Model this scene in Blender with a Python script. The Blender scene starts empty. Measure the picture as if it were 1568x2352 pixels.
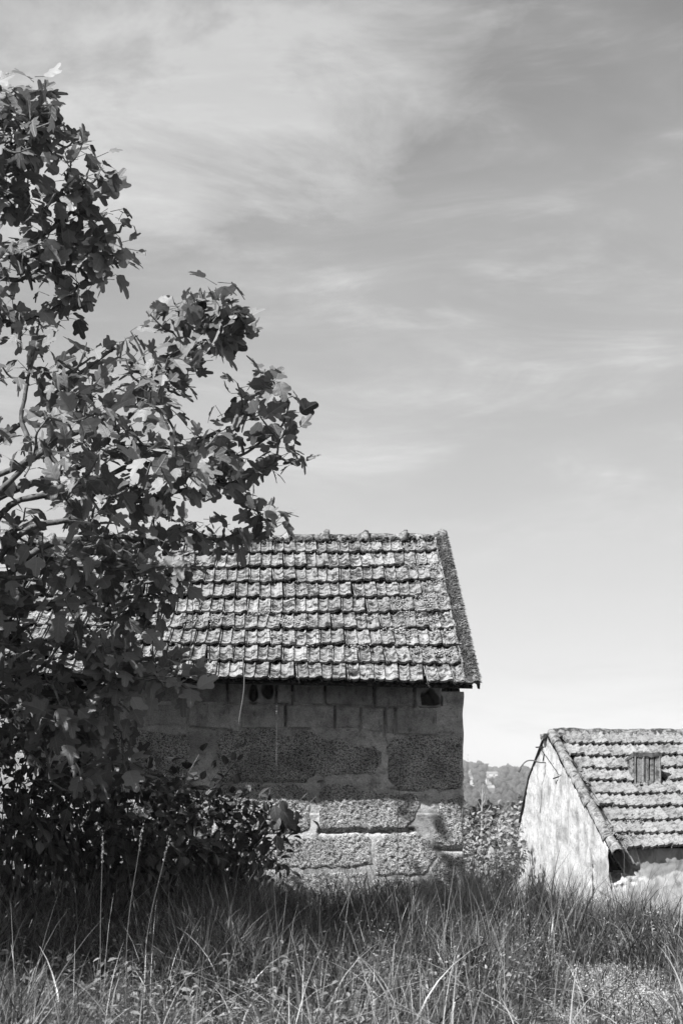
import bpy, math, random
import numpy as np
from mathutils import Matrix, Vector

random.seed(7)
RNG = np.random.default_rng(7)
SC = bpy.context.scene
COL = SC.collection
R = math.radians

# ------------------------------------------------------------------ camera
F = 3267.0                      # focal length in units of a 1568 px wide frame
HY = 1820.0                     # level of the eye in that frame
EYE = 1.5
cam = bpy.data.cameras.new('camera')
cam.sensor_fit = 'HORIZONTAL'
cam.sensor_width = 24.0
cam.lens = F / 1568.0 * 24.0
cam.shift_y = (HY - 1176.0) / 1568.0
cam.clip_start = 0.1
cam.clip_end = 9000
cam.dof.use_dof = True
cam.dof.focus_distance = 13.0
cam.dof.aperture_fstop = 5.6
co = bpy.data.objects.new('camera', cam)
co.location = (0, 0, EYE)
co.rotation_euler = (R(90), 0, 0)
COL.objects.link(co)
SC.camera = co

# ------------------------------------------------------------------ light
SUN_EL, SUN_AZ = 50.0, 46.0     # height; degrees to the left of straight behind the camera
SUN_DIR = Vector((-math.sin(R(SUN_AZ)) * math.cos(R(SUN_EL)), -math.cos(R(SUN_AZ)) * math.cos(R(SUN_EL)), math.sin(R(SUN_EL))))
sl = bpy.data.lights.new('sun', 'SUN')
sl.energy = 5.0
sl.angle = R(0.5)
sl.color = (1, 1, 1)
so = bpy.data.objects.new('sun', sl)
so.rotation_euler = SUN_DIR.to_track_quat('Z', 'Y').to_euler()
so.location = (-20, -20, 40)
COL.objects.link(so)

world = bpy.data.worlds.new('World')
SC.world = world
world.use_nodes = True
wt = world.node_tree
wt.nodes.clear()
def wn(t, **k):
    n = wt.nodes.new(t)
    for a, b in k.items():
        setattr(n, a, b)
    return n
def wl_(a, b):
    wt.links.new(a, b)
def wmath(op, a, b=None, c=None, clamp=False):
    n = wn('ShaderNodeMath', operation=op)
    n.use_clamp = clamp
    for i, v in enumerate((a, b, c)):
        if v is None:
            continue
        if isinstance(v, (int, float)):
            n.inputs[i].default_value = v
        else:
            wl_(v, n.inputs[i])
    return n.outputs[0]
sky = wn('ShaderNodeTexSky', sky_type='NISHITA')
sky.sun_disc = False
sky.sun_elevation = R(SUN_EL)
sky.sun_rotation = math.atan2(SUN_DIR.x, SUN_DIR.y)
sky.altitude = 300
sky.air_density = 1.0
sky.dust_density = 0.7
sky.ozone_density = 1.0
sep = wn('ShaderNodeSeparateColor')
wl_(sky.outputs[0], sep.inputs[0])
# black-and-white film behind a yellow-orange filter: mostly the red channel
grey = wmath('ADD', wmath('MULTIPLY', sep.outputs[0], 0.72), wmath('MULTIPLY', sep.outputs[1], 0.28))
tc = wn('ShaderNodeTexCoord')
sx = wn('ShaderNodeSeparateXYZ')
wl_(tc.outputs['Generated'], sx.inputs[0])
az = wmath('ARCTAN2', sx.outputs[0], sx.outputs[1])
el = wmath('ARCSINE', sx.outputs[2])
comb = wn('ShaderNodeCombineXYZ')
wl_(az, comb.inputs[0]); wl_(el, comb.inputs[1])
def cloud(scale, rot, sxy, off, detail, dist, lo, hi, rough=0.55):
    """cirrus: noise over azimuth and height, drawn out along the wind"""
    mp = wn('ShaderNodeMapping')
    mp.inputs['Rotation'].default_value = (0, 0, R(rot))
    mp.inputs['Scale'].default_value = (sxy[0], sxy[1], 1)
    mp.inputs['Location'].default_value = off
    wl_(comb.outputs[0], mp.inputs[0])
    nz = wn('ShaderNodeTexNoise')
    nz.inputs['Scale'].default_value = scale
    nz.inputs['Detail'].default_value = detail
    nz.inputs['Roughness'].default_value = rough
    nz.inputs['Distortion'].default_value = dist
    wl_(mp.outputs[0], nz.inputs[0])
    mr = wn('ShaderNodeMapRange', interpolation_type='SMOOTHSTEP')
    mr.inputs[1].default_value = lo
    mr.inputs[2].default_value = hi
    wl_(nz.outputs[0], mr.inputs[0])
    return mr.outputs[0]
big = cloud(4.2, -12, (0.7, 1.9), (3.1, 0.4, 0), 6, 0.4, 0.34, 0.70)
wisp = cloud(9.0, -16, (0.55, 2.4), (1.7, 5.2, 0), 10, 0.7, 0.42, 0.78, 0.66)
fibre = cloud(20.0, -20, (0.4, 2.2), (4.4, 1.2, 0), 10, 1.0, 0.40, 0.80, 0.7)
# the broad bank high over the tree, its edges frayed
fray = cloud(6.0, -28, (0.7, 1.5), (7.3, 2.2, 0), 9, 0.6, 0.32, 0.68, 0.64)
du = wmath('DIVIDE', wmath('ADD', az, 0.12), 0.175)
dv = wmath('DIVIDE', wmath('SUBTRACT', el, wmath('ADD', 0.47, wmath('MULTIPLY', az, 0.16))), 0.062)
rr_b = wmath('ADD', wmath('MULTIPLY', du, du), wmath('MULTIPLY', dv, dv))
bank = wmath('SUBTRACT', wmath('ADD', 0.45, wmath('MULTIPLY', fray, 1.0)), wmath('MULTIPLY', rr_b, 0.5), clamp=True)
# the veil thickens towards the horizon, as a layer seen at a slant does
vm = wn('ShaderNodeMapRange', interpolation_type='SMOOTHSTEP')
vm.inputs[1].default_value = 0.62
vm.inputs[2].default_value = 0.10
wl_(el, vm.inputs[0])
veil = vm.outputs[0]
cl = wmath('ADD', wmath('MULTIPLY', big, 0.22), wmath('MULTIPLY', wmath('MULTIPLY', wisp, wmath('ADD', fibre, 0.45)), 0.62))
cl = wmath('ADD', wmath('MULTIPLY', cl, wmath('ADD', wmath('MULTIPLY', veil, 0.8), 0.35)), wmath('MULTIPLY', veil, 0.36))
cl = wmath('ADD', cl, wmath('MULTIPLY', bank, 0.62), clamp=True)
cmix = wn('ShaderNodeMix', data_type='FLOAT')
wl_(cl, cmix.inputs[0])
wl_(grey, cmix.inputs[2])
CLOUD_V = 4.35
cmix.inputs[3].default_value = CLOUD_V
wc = wn('ShaderNodeCombineColor')
for i in range(3):
    wl_(cmix.outputs[0], wc.inputs[i])
bg = wn('ShaderNodeBackground')
bg.inputs[1].default_value = 0.0925
wl_(wc.outputs[0], bg.inputs[0])
wo = wn('ShaderNodeOutputWorld')
wl_(bg.outputs[0], wo.inputs[0])

vs = SC.view_settings
vs.view_transform = 'Standard'
vs.look = 'None'
vs.gamma = 1.0
vs.exposure = 0.9
vs.use_curve_mapping = False
cy_ = SC.cycles
cy_.max_bounces = 6
cy_.diffuse_bounces = 3
cy_.glossy_bounces = 2
cy_.transmission_bounces = 4
cy_.transparent_max_bounces = 6
cy_.volume_bounces = 0
cy_.caustics_reflective = False
cy_.caustics_refractive = False

# ------------------------------------------------------------------ helpers
def P(px, py, d):
    return np.array(((px - 784.0) / F * d, d, EYE + (HY - py) / F * d))

def _hash(ix, iy, iz, seed):
    h = (ix.astype(np.int64) * 374761393 + iy.astype(np.int64) * 668265263 + iz.astype(np.int64) * 2147483647 + seed * 1274126177) & 0x7fffffff
    h = ((h ^ (h >> 13)) * 1274126177) & 0x7fffffff
    h = ((h ^ (h >> 16)) * 2246822519) & 0x7fffffff
    return ((h ^ (h >> 15)) & 0xffff) / 65535.0

def vnoise(p, seed=0):
    p = np.asarray(p, float)
    i = np.floor(p)
    f = p - i
    f = f * f * (3 - 2 * f)
    i = i.astype(np.int64)
    o = 0
    for dx in (0, 1):
        for dy in (0, 1):
            for dz in (0, 1):
                w = (f[..., 0] if dx else 1 - f[..., 0]) * (f[..., 1] if dy else 1 - f[..., 1]) * (f[..., 2] if dz else 1 - f[..., 2])
                o = o + w * _hash(i[..., 0] + dx, i[..., 1] + dy, i[..., 2] + dz, seed)
    return o * 2 - 1

def fbm(p, oct=3, seed=0, gain=0.5):
    p = np.asarray(p, float)
    a, s, o = 1.0, 1.0, 0
    for k in range(oct):
        o = o + a * vnoise(p * s + 17.3 * k, seed + k)
        a *= gain
        s *= 2.03
    return o

def sstep(a, b, x):
    t = np.clip((np.asarray(x, float) - a) / (b - a), 0, 1)
    return t * t * (3 - 2 * t)

def mk_mesh(name, V, Fc, mat=None, smooth=False, col=None, uv=None):
    me = bpy.data.meshes.new(name)
    V = np.asarray(V, np.float32)
    if isinstance(Fc, np.ndarray):
        n, k = Fc.shape
        me.vertices.add(len(V))
        me.vertices.foreach_set('co', V.ravel())
        me.loops.add(n * k)
        me.loops.foreach_set('vertex_index', Fc.astype(np.int32).ravel())
        me.polygons.add(n)
        me.polygons.foreach_set('loop_start', np.arange(0, n * k, k, dtype=np.int32))
        me.polygons.foreach_set('loop_total', np.full(n, k, dtype=np.int32))
        me.update(calc_edges=True)
    else:
        me.from_pydata([tuple(v) for v in V.tolist()], [], Fc)
        me.update()
    if smooth:
        me.polygons.foreach_set('use_smooth', np.ones(len(me.polygons), dtype=bool))
    if col is not None:
        at = me.attributes.new('shade', 'FLOAT', 'POINT')
        at.data.foreach_set('value', np.asarray(col, np.float32))
    if uv is not None:
        at = me.attributes.new('leafuv', 'FLOAT_VECTOR', 'POINT')
        u3 = np.zeros((len(V), 3), np.float32)
        u3[:, :2] = uv
        at.data.foreach_set('vector', u3.ravel())
    if mat:
        me.materials.append(mat)
    return me

def mk(name, V, Fc, mat=None, parent=None, smooth=False, kind=None, col=None, uv=None):
    o = bpy.data.objects.new(name, mk_mesh(name, V, Fc, mat, smooth, col, uv))
    COL.objects.link(o)
    if parent:
        o.parent = parent
    if kind:
        o['kind'] = kind
    return o

def inst(name, me, parent=None, M=None):
    o = bpy.data.objects.new(name, me)
    COL.objects.link(o)
    if parent:
        o.parent = parent
    if M is not None:
        o.matrix_local = M
    return o

def tag(o, label, cat, group=None, kind=None):
    o['label'] = label
    o['category'] = cat
    if group:
        o['group'] = group
    if kind:
        o['kind'] = kind
    return o

def empty(name, loc, rz=0.0):
    o = bpy.data.objects.new(name, None)
    o.location = loc
    o.rotation_euler = (0, 0, rz)
    o.empty_display_size = 0.2
    COL.objects.link(o)
    return o

class MB:
    """collects vertices and faces of one mesh"""
    def __init__(s):
        s.V, s.F, s.n, s.C, s.U = [], [], 0, [], []
    def add(s, V, Fc, c=0.5, uv=None):
        V = np.asarray(V, float)
        s.V.append(V)
        s.F += [tuple(int(i) + s.n for i in f) for f in Fc]
        s.n += len(V)
        s.C.append(np.full(len(V), c))
        s.U.append(np.zeros((len(V), 2)) if uv is None else uv)
    def box(s, x0, x1, y0, y1, z0, z1, M=None):
        V = np.array([(x, y, z) for x in (x0, x1) for y in (y0, y1) for z in (z0, z1)], float)
        if M is not None:
            V = V @ np.array(M)[:3, :3].T + np.array(M)[:3, 3]
        s.add(V, [(0, 1, 3, 2), (4, 6, 7, 5), (0, 4, 5, 1), (2, 3, 7, 6), (0, 2, 6, 4), (1, 5, 7, 3)])
    def tube(s, pts, rad, n=6, c=0.5):
        V, Fc = tube(pts, rad, n)
        s.add(V, Fc, c)
    def build(s, name, mat, parent=None, smooth=False, kind=None):
        return mk(name, np.concatenate(s.V), s.F, mat, parent, smooth, kind, np.concatenate(s.C), np.concatenate(s.U))

def tube(pts, rad, n=6):
    pts = np.asarray(pts, float)
    m = len(pts)
    rad = np.broadcast_to(np.asarray(rad, float), (m,))
    T = np.gradient(pts, axis=0)
    T /= np.linalg.norm(T, axis=1)[:, None] + 1e-9
    up = np.array((0.3, 0.5, 0.81))
    V = []
    for i in range(m):
        a = np.cross(T[i], up)
        if np.linalg.norm(a) < 1e-3:
            a = np.cross(T[i], (1, 0, 0))
        a /= np.linalg.norm(a)
        b = np.cross(T[i], a)
        for k in range(n):
            t = 2 * math.pi * k / n
            V.append(pts[i] + rad[i] * (math.cos(t) * a + math.sin(t) * b))
    Fc = []
    for i in range(m - 1):
        for k in range(n):
            Fc.append((i * n + k, i * n + (k + 1) % n, (i + 1) * n + (k + 1) % n, (i + 1) * n + k))
    Fc.append(tuple(range(n))[::-1])
    Fc.append(tuple((m - 1) * n + k for k in range(n)))
    return np.array(V), Fc

def catmull(pts, k=4):
    pts = np.asarray(pts, float)
    q = np.vstack((2 * pts[0] - pts[1], pts, 2 * pts[-1] - pts[-2]))
    out = []
    for i in range(1, len(q) - 2):
        for t in np.linspace(0, 1, k, endpoint=False):
            a, b, c, d = q[i - 1], q[i], q[i + 1], q[i + 2]
            out.append(0.5 * ((2 * b) + (c - a) * t + (2 * a - 5 * b + 4 * c - d) * t * t + (-a + 3 * b - 3 * c + d) * t ** 3))
    out.append(pts[-1])
    return np.array(out)

# ------------------------------------------------------------------ materials
ALB = 0.70          # one scale for every surface: the photograph's tones against its exposure
class NT:
    def __init__(s, name):
        s.m = bpy.data.materials.new(name)
        s.m.use_nodes = True
        s.t = s.m.node_tree
        s.t.nodes.clear()
        s.out = s.n('ShaderNodeOutputMaterial')
        tcn = s.n('ShaderNodeTexCoord')
        s.obj = tcn.outputs['Object']
    def n(s, t, **k):
        x = s.t.nodes.new(t)
        for a, b in k.items():
            setattr(x, a, b)
        return x
    def put(s, inp, v):
        if isinstance(v, (int, float)):
            inp.default_value = v
        elif isinstance(v, tuple):
            inp.default_value = v
        else:
            s.t.links.new(v, inp)
    def math(s, op, a, b=0.0, clamp=False):
        x = s.n('ShaderNodeMath', operation=op)
        x.use_clamp = clamp
        s.put(x.inputs[0], a)
        s.put(x.inputs[1], b)
        return x.outputs[0]
    def shifted(s):
        """object coordinates moved by the object's random number: alike pieces differ"""
        oi = s.n('ShaderNodeObjectInfo')
        s.rand = oi.outputs['Random']
        v = s.n('ShaderNodeVectorMath', operation='ADD')
        c = s.n('ShaderNodeCombineXYZ')
        for i, k in enumerate((37.0, 91.0, 53.0)):
            s.put(c.inputs[i], s.math('MULTIPLY', s.rand, k))
        s.put(v.inputs[0], s.obj)
        s.put(v.inputs[1], c.outputs[0])
        s.obj = v.outputs[0]
        return s
    def noise(s, scale, detail=4, rough=0.55, stretch=None, dist=0.0):
        co = s.obj
        if stretch:
            mp = s.n('ShaderNodeMapping')
            mp.inputs['Scale'].default_value = stretch
            s.put(mp.inputs[0], co)
            co = mp.outputs[0]
        x = s.n('ShaderNodeTexNoise')
        s.put(x.inputs['Vector'], co)
        x.inputs['Scale'].default_value = scale
        x.inputs['Detail'].default_value = detail
        x.inputs['Roughness'].default_value = rough
        x.inputs['Distortion'].default_value = dist
        return x.outputs[0]
    def ramp(s, v, lo, hi, a=0.0, b=1.0):
        x = s.n('ShaderNodeMapRange', interpolation_type='SMOOTHSTEP')
        s.put(x.inputs[0], v)
        x.inputs[1].default_value = lo
        x.inputs[2].default_value = hi
        s.put(x.inputs[3], a)
        s.put(x.inputs[4], b)
        return x.outputs[0]
    def mix(s, f, a, b):
        x = s.n('ShaderNodeMix', data_type='FLOAT')
        s.put(x.inputs[0], f)
        s.put(x.inputs[2], a)
        s.put(x.inputs[3], b)
        return x.outputs[0]
    def attr(s, name):
        x = s.n('ShaderNodeAttribute', attribute_name=name)
        return x
    def finish(s, v, rough=0.9, bump=None, bstr=0.4, bdist=0.01, transl=0.0, spec=0.2):
        c = s.n('ShaderNodeCombineColor')
        v = s.math('MULTIPLY', v, ALB)
        for i in range(3):
            s.put(c.inputs[i], v)
        b = s.n('ShaderNodeBsdfPrincipled')
        s.put(b.inputs['Base Color'], c.outputs[0])
        s.put(b.inputs['Roughness'], rough)
        b.inputs['Specular IOR Level'].default_value = spec
        if bump is not None:
            bn = s.n('ShaderNodeBump')
            bn.inputs['Strength'].default_value = bstr
            bn.inputs['Distance'].default_value = bdist
            s.put(bn.inputs['Height'], bump)
            s.put(b.inputs['Normal'], bn.outputs[0])
        sh = b.outputs[0]
        if transl > 0:
            tr = s.n('ShaderNodeBsdfTranslucent')
            s.put(tr.inputs[0], c.outputs[0])
            mx = s.n('ShaderNodeMixShader')
            mx.inputs[0].default_value = transl
            s.put(mx.inputs[1], sh)
            s.put(mx.inputs[2], tr.outputs[0])
            sh = mx.outputs[0]
        s.put(s.out.inputs[0], sh)
        return s.m

def m_granite():
    s = NT('granite').shifted()
    g = s.noise(100, 3, 0.7, stretch=(0.8, 1.0, 1.25))
    m = s.noise(44, 4, 0.7, stretch=(0.75, 1.0, 1.3))
    b = s.noise(5, 3)
    v = s.mix(s.ramp(g, 0.40, 0.54), 0.11, 0.95)  # mineral flecks, with the small shade of pits painted dark as well
    v = s.math('MULTIPLY', v, s.ramp(m, 0.37, 0.49, 0.28, 1.0))
    v = s.math('MULTIPLY', v, s.ramp(b, 0.3, 0.65, 0.62, 1.08))
    h = s.math('ADD', s.math('MULTIPLY', g, 0.5), m)
    return s.finish(v, 0.9, h, 1.0, 0.035)
def m_block():
    s = NT('concrete_block').shifted()
    g = s.noise(130, 2, 0.75)
    b = s.noise(7, 5, 0.65)
    st = s.noise(14, 5, 0.7, stretch=(1.6, 1.6, 0.5))
    v = s.mix(s.ramp(g, 0.32, 0.66), 0.42, 0.76)
    v = s.math('MULTIPLY', v, s.ramp(b, 0.32, 0.62, 0.6, 1.1))
    v = s.math('MULTIPLY', v, s.ramp(st, 0.34, 0.46, 0.65, 1.0))
    v = s.math('MULTIPLY', v, s.math('ADD', s.math('MULTIPLY', s.rand, 0.35), 0.80))
    return s.finish(v, 0.95, g, 0.9, 0.01)
def m_mortar():
    s = NT('mortar')
    g = s.noise(110, 3, 0.75)
    b = s.noise(8, 6, 0.68)
    c = s.noise(2.2, 4)
    e = s.noise(30, 5, 0.7)
    v = s.mix(s.ramp(g, 0.34, 0.62), 0.46, 0.82)
    v = s.math('MULTIPLY', v, s.ramp(b, 0.32, 0.56, 0.55, 1.08))
    v = s.math('MULTIPLY', v, s.ramp(c, 0.35, 0.62, 0.6, 1.1))
    v = s.math('MULTIPLY', v, s.ramp(e, 0.34, 0.46, 0.6, 1.0))
    return s.finish(v, 0.95, s.math('ADD', s.math('MULTIPLY', g, 0.5), e), 0.9, 0.014)
def m_tile(name, base, dark, lo, hi):
    s = NT(name).shifted()
    a = s.noise(14, 6, 0.68, dist=0.8)
    b = s.noise(55, 4, 0.7)
    c = s.noise(5, 3)
    t = s.math('ADD', s.math('MULTIPLY', a, 0.75), s.math('MULTIPLY', c, 0.25))
    v = s.mix(s.ramp(t, lo, hi), dark, base)
    v = s.math('MULTIPLY', v, s.ramp(b, 0.3, 0.58, 0.62, 1.08))
    v = s.math('MULTIPLY', v, s.math('ADD', s.math('MULTIPLY', s.rand, 0.35), 0.78))
    h = s.math('ADD', a, s.math('MULTIPLY', b, 0.5))
    return s.finish(v, 0.85, h, 0.8, 0.012)
def m_moss(name, lo, hi, sc=60):
    s = NT(name)
    a = s.noise(sc, 4, 0.7)
    b = s.noise(6, 3)
    v = s.mix(s.ramp(a, 0.32, 0.68), lo, hi)
    v = s.math('MULTIPLY', v, s.ramp(b, 0.3, 0.7, 0.6, 1.15))
    return s.finish(v, 0.95, a, 0.7, 0.01)
def m_plaster():
    s = NT('white_plaster')
    st = s.noise(4.0, 6, 0.6, stretch=(1.1, 1.1, 0.6), dist=0.4)
    dr = s.noise(7.0, 6, 0.7, stretch=(4.0, 4.0, 0.22))
    fl = s.noise(18, 6, 0.78, stretch=(1.3, 1.3, 0.8))
    fn = s.noise(60, 3, 0.7, stretch=(1.5, 1.5, 0.7))
    v = s.mix(s.ramp(st, 0.36, 0.56), 0.50, 0.80)
    v = s.math('MULTIPLY', v, s.ramp(dr, 0.30, 0.38, 0.45, 1.0))
    v = s.math('MULTIPLY', v, s.ramp(fl, 0.36, 0.44, 0.34, 1.0))
    v = s.math('MULTIPLY', v, s.ramp(fn, 0.33, 0.45, 0.45, 1.0))
    h = s.math('ADD', fl, s.math('MULTIPLY', st, 0.6))
    return s.finish(v, 0.9, h, 0.8, 0.015)
def m_plaster_front():
    s = NT('stained_plaster')
    st = s.noise(5.0, 6, 0.6, stretch=(1.6, 1.6, 0.7), dist=0.8)
    bl = s.noise(2.6, 4, 0.55, dist=0.4)
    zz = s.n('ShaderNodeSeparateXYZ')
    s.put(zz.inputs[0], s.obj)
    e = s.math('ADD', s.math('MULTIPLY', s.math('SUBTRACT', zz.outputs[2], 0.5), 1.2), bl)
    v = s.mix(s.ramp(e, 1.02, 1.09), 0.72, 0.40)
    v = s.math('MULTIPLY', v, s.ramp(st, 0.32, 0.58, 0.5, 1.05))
    return s.finish(v, 0.9, st, 0.5, 0.01)
def m_plain(name, lo, hi, sc, rough=0.8, bstr=0.4, stretch=None):
    s = NT(name)
    a = s.noise(sc, 4, 0.6, stretch=stretch)
    return s.finish(s.mix(s.ramp(a, 0.3, 0.7), lo, hi), rough, a, bstr, 0.01)
def m_leaf(name, lo, hi, transl=0.3, rough=0.45):
    s = NT(name)
    uvn = s.attr('leafuv')
    sp = s.n('ShaderNodeSeparateXYZ')
    s.put(sp.inputs[0], uvn.outputs['Vector'])
    sh = s.attr('shade').outputs['Fac']
    oi = s.n('ShaderNodeObjectInfo')
    r = s.math('FRACT', s.math('ADD', sh, oi.outputs['Random']))
    v = s.mix(r, lo, hi)
    ax = s.math('ABSOLUTE', sp.outputs[0])
    rib = s.ramp(ax, 0.012, 0.035, 1.0, 0.0)
    w = s.math('FRACT', s.math('MULTIPLY', s.math('SUBTRACT', sp.outputs[1], s.math('MULTIPLY', ax, 0.8)), 6.5))
    vein = s.ramp(s.math('ABSOLUTE', s.math('SUBTRACT', w, 0.5)), 0.05, 0.13, 1.0, 0.0)
    k = s.math('MAXIMUM', rib, s.math('MULTIPLY', vein, 0.55))
    v = s.mix(s.math('MULTIPLY', k, 0.55), v, s.math('ADD', v, 0.12))
    return s.finish(v, rough, s.math('MULTIPLY', k, -1.0), 0.35, 0.01, transl, 0.45)
def m_blade(name, lo, hi, transl=0.35, spec=0.3):
    s = NT(name)
    sh = s.attr('shade').outputs['Fac']
    v = s.mix(sh, lo, hi)
    return s.finish(v, 0.38, None, 0, 0, transl, 0.5)

M_GRAN, M_BLOCK, M_MORT = m_granite(), m_block(), m_mortar()
M_TILE = m_tile('weathered_tile', 0.43, 0.045, 0.42, 0.57)
M_TILE2 = m_tile('pale_tile', 0.37, 0.11, 0.38, 0.55)
M_VERGE2 = m_tile('verge_tile', 0.40, 0.09, 0.38, 0.56)
M_RIDGE = m_tile('ridge_cap', 0.40, 0.06, 0.42, 0.58)
M_MOSSD = m_moss('dark_moss', 0.03, 0.15)
M_MOSSL = m_moss('pale_stonecrop', 0.30, 0.62)
M_WOOD = m_plain('old_wood', 0.03, 0.09, 14, stretch=(1, 8, 8))
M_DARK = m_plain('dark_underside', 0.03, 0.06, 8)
M_PLAST, M_PLASTF = m_plaster(), m_plaster_front()
M_CABLE = m_plain('cable_rubber', 0.02, 0.05, 20, 0.6)
M_PIPE = m_plain('weathered_pipe', 0.10, 0.2, 30, 0.6)
M_BARK = m_plain('fig_bark', 0.07, 0.24, 22, 0.85, 0.6)
M_TWIG = m_plain('twig', 0.10, 0.26, 30, 0.8)
M_FIG = m_leaf('fig_leaf', 0.08, 0.40, 0.2, 0.52)
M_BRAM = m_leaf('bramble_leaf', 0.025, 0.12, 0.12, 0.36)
M_BUSH = m_leaf('pale_bush_leaf', 0.34, 0.56, 0.35, 0.6)
M_FARLEAF = m_leaf('far_leaf', 0.05, 0.17, 0.25, 0.7)
M_GRASS = m_blade('grass_blade', 0.03, 0.72)
M_DRY = m_blade('dry_stalk', 0.30, 0.60, 0.2)
M_WEED = m_leaf('weed_leaf', 0.08, 0.55, 0.3)
M_BROAD = m_leaf('broad_weed_leaf', 0.08, 0.46, 0.3, 0.4)
M_CLOVER = m_leaf('clover_leaf', 0.30, 0.85, 0.25)

def m_ground():
    s = NT('soil')
    a = s.noise(9, 5)
    b = s.noise(0.6, 4)
    v = s.mix(s.ramp(a, 0.35, 0.65), 0.05, 0.13)
    v = s.math('MULTIPLY', v, s.ramp(b, 0.35, 0.65, 0.8, 1.3))
    return s.finish(v, 1.0, a, 0.6, 0.05)
M_GROUND = m_ground()
def m_field():
    s = NT('hill_ground')
    a = s.noise(0.012, 5, 0.6)
    b = s.noise(0.15, 4)
    v = s.mix(s.ramp(a, 0.42, 0.56), 0.16, 0.55)
    v = s.math('MULTIPLY', v, s.ramp(b, 0.35, 0.65, 0.7, 1.2))
    return s.finish(v, 1.0)
M_FIELD = m_field()

# ------------------------------------------------------------------ ground
def terrain(x, y):
    x = np.asarray(x, float)
    y = np.asarray(y, float)
    z = 0.30 * sstep(2, 13, y)
    z = z - 0.85 * sstep(10.6, 15.5, y) * sstep(0.9, 2.4, x)
    z = z - 6.5 * sstep(23, 75, y) - 8.0 * sstep(120, 420, y)
    rise = sstep(500, 1780, y)
    hill = 33.0 * np.exp(-((x - 120) / 125.0) ** 2) + 13.0
    z = z + rise * (hill - 0) * (1 - 0.7 * sstep(1900, 2700, y))
    z = z + 0.05 * fbm(np.stack((x * 0.7, y * 0.7, x * 0), -1), 2, 5) * sstep(1, 4, y)
    return z

def grid_sheet(xs, ys, zf):
    X, Y = np.meshgrid(xs, ys)
    Z = zf(X, Y)
    V = np.stack((X, Y, Z), -1).reshape(-1, 3)
    nx, ny = len(xs), len(ys)
    i = np.arange((nx - 1) * (ny - 1))
    r, c = i // (nx - 1), i % (nx - 1)
    a = r * nx + c
    return V, np.stack((a, a + 1, a + nx + 1, a + nx), -1)

xs = np.concatenate((-np.geomspace(2600, 6, 34), np.linspace(-5.7, 7, 64), np.geomspace(7.4, 2600, 40)))
ys = np.concatenate((np.linspace(-60, 1, 10), np.linspace(1.6, 24, 90), np.geomspace(25, 200, 24)))
V, Fq = grid_sheet(xs, ys, terrain)
tag(mk('ground', V, Fq, M_GROUND, None, True), 'rough soil under the long grass around both houses', 'ground', kind='structure')
xs = np.concatenate((-np.geomspace(2600, 60, 16), np.linspace(-40, 460, 64), np.geomspace(480, 2600, 14)))
ys = np.concatenate((np.geomspace(200, 1000, 24), np.linspace(1030, 2000, 44), np.linspace(2100, 3000, 8)))
V, Fq = grid_sheet(xs, ys, terrain)
tag(mk('hill', V, Fq, M_FIELD, None, True), 'hazy wooded hill far behind, between the two houses', 'hill', kind='structure')

# ------------------------------------------------------------------ stone house
TH = R(2.1)
O1 = np.array(((1063 - 784) / F * 13.21, 13.21))
C1, S1 = math.cos(TH), math.sin(TH)
def loc1(px, py, Y=0.0):
    """point of the house's own frame on the plane at depth Y seen at that pixel"""
    k = (px - 784.0) / F
    ox, oy = O1[0] - S1 * Y, O1[1] + C1 * Y
    X = (k * oy - ox) / (C1 - k * S1)
    d = oy + X * S1
    return X, EYE + (HY - py) / F * d

house = empty('stone_house', (O1[0], O1[1], 0), TH)
tag(house, 'old granite and concrete block outbuilding under a mossy tiled roof', 'house')

def z8(pts):
    return [loc1(439.04 + x * 0.4, 1536.6 + y * 0.4) for x, y in pts]
def z2(pts):
    return [loc1(250.9 + x * 0.54, 1536.6 + y * 0.54) for x, y in pts]

def sdist(X, Z, poly):
    """signed distance to a polygon, positive inside"""
    poly = np.asarray(poly, float)
    d = np.full(X.shape, 1e9)
    ins = np.zeros(X.shape, bool)
    n = len(poly)
    for i in range(n):
        a, b = poly[i], poly[(i + 1) % n]
        e = b - a
        w0, w1 = X - a[0], Z - a[1]
        t = np.clip((w0 * e[0] + w1 * e[1]) / (e @ e + 1e-12), 0, 1)
        d = np.minimum(d, (w0 - t * e[0]) ** 2 + (w1 - t * e[1]) ** 2)
        c = ((a[1] > Z) != (b[1] > Z)) & (X < (b[0] - a[0]) * (Z - a[1]) / (b[1] - a[1] + 1e-12) + a[0])
        ins ^= c
    d = np.sqrt(d)
    return np.where(ins, d, -d)

def pdist(X, Z, line):
    d = np.full(X.shape, 1e9)
    line = np.asarray(line, float)
    for a, b in zip(line[:-1], line[1:]):
        e = b - a
        w0, w1 = X - a[0], Z - a[1]
        t = np.clip((w0 * e[0] + w1 * e[1]) / (e @ e + 1e-12), 0, 1)
        d = np.minimum(d, (w0 - t * e[0]) ** 2 + (w1 - t * e[1]) ** 2)
    return np.sqrt(d)

HOLES = [z8([(355 + 30 * math.cos(t) * (1 + .12 * math.sin(3 * t)), 138 + 52 * math.sin(t)) for t in np.linspace(0, 6.28, 14)[:-1]]),
         z8([(438 + 38 * math.cos(t), 124 + 52 * math.sin(t) * (1 + .1 * math.sin(2 * t))) for t in np.linspace(0, 6.28, 14)[:-1]]),
         z8([(1315, 135), (1345, 132), (1365, 108), (1385, 118), (1400, 140), (1425, 165), (1430, 200), (1395, 212), (1320, 210)])]

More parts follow.
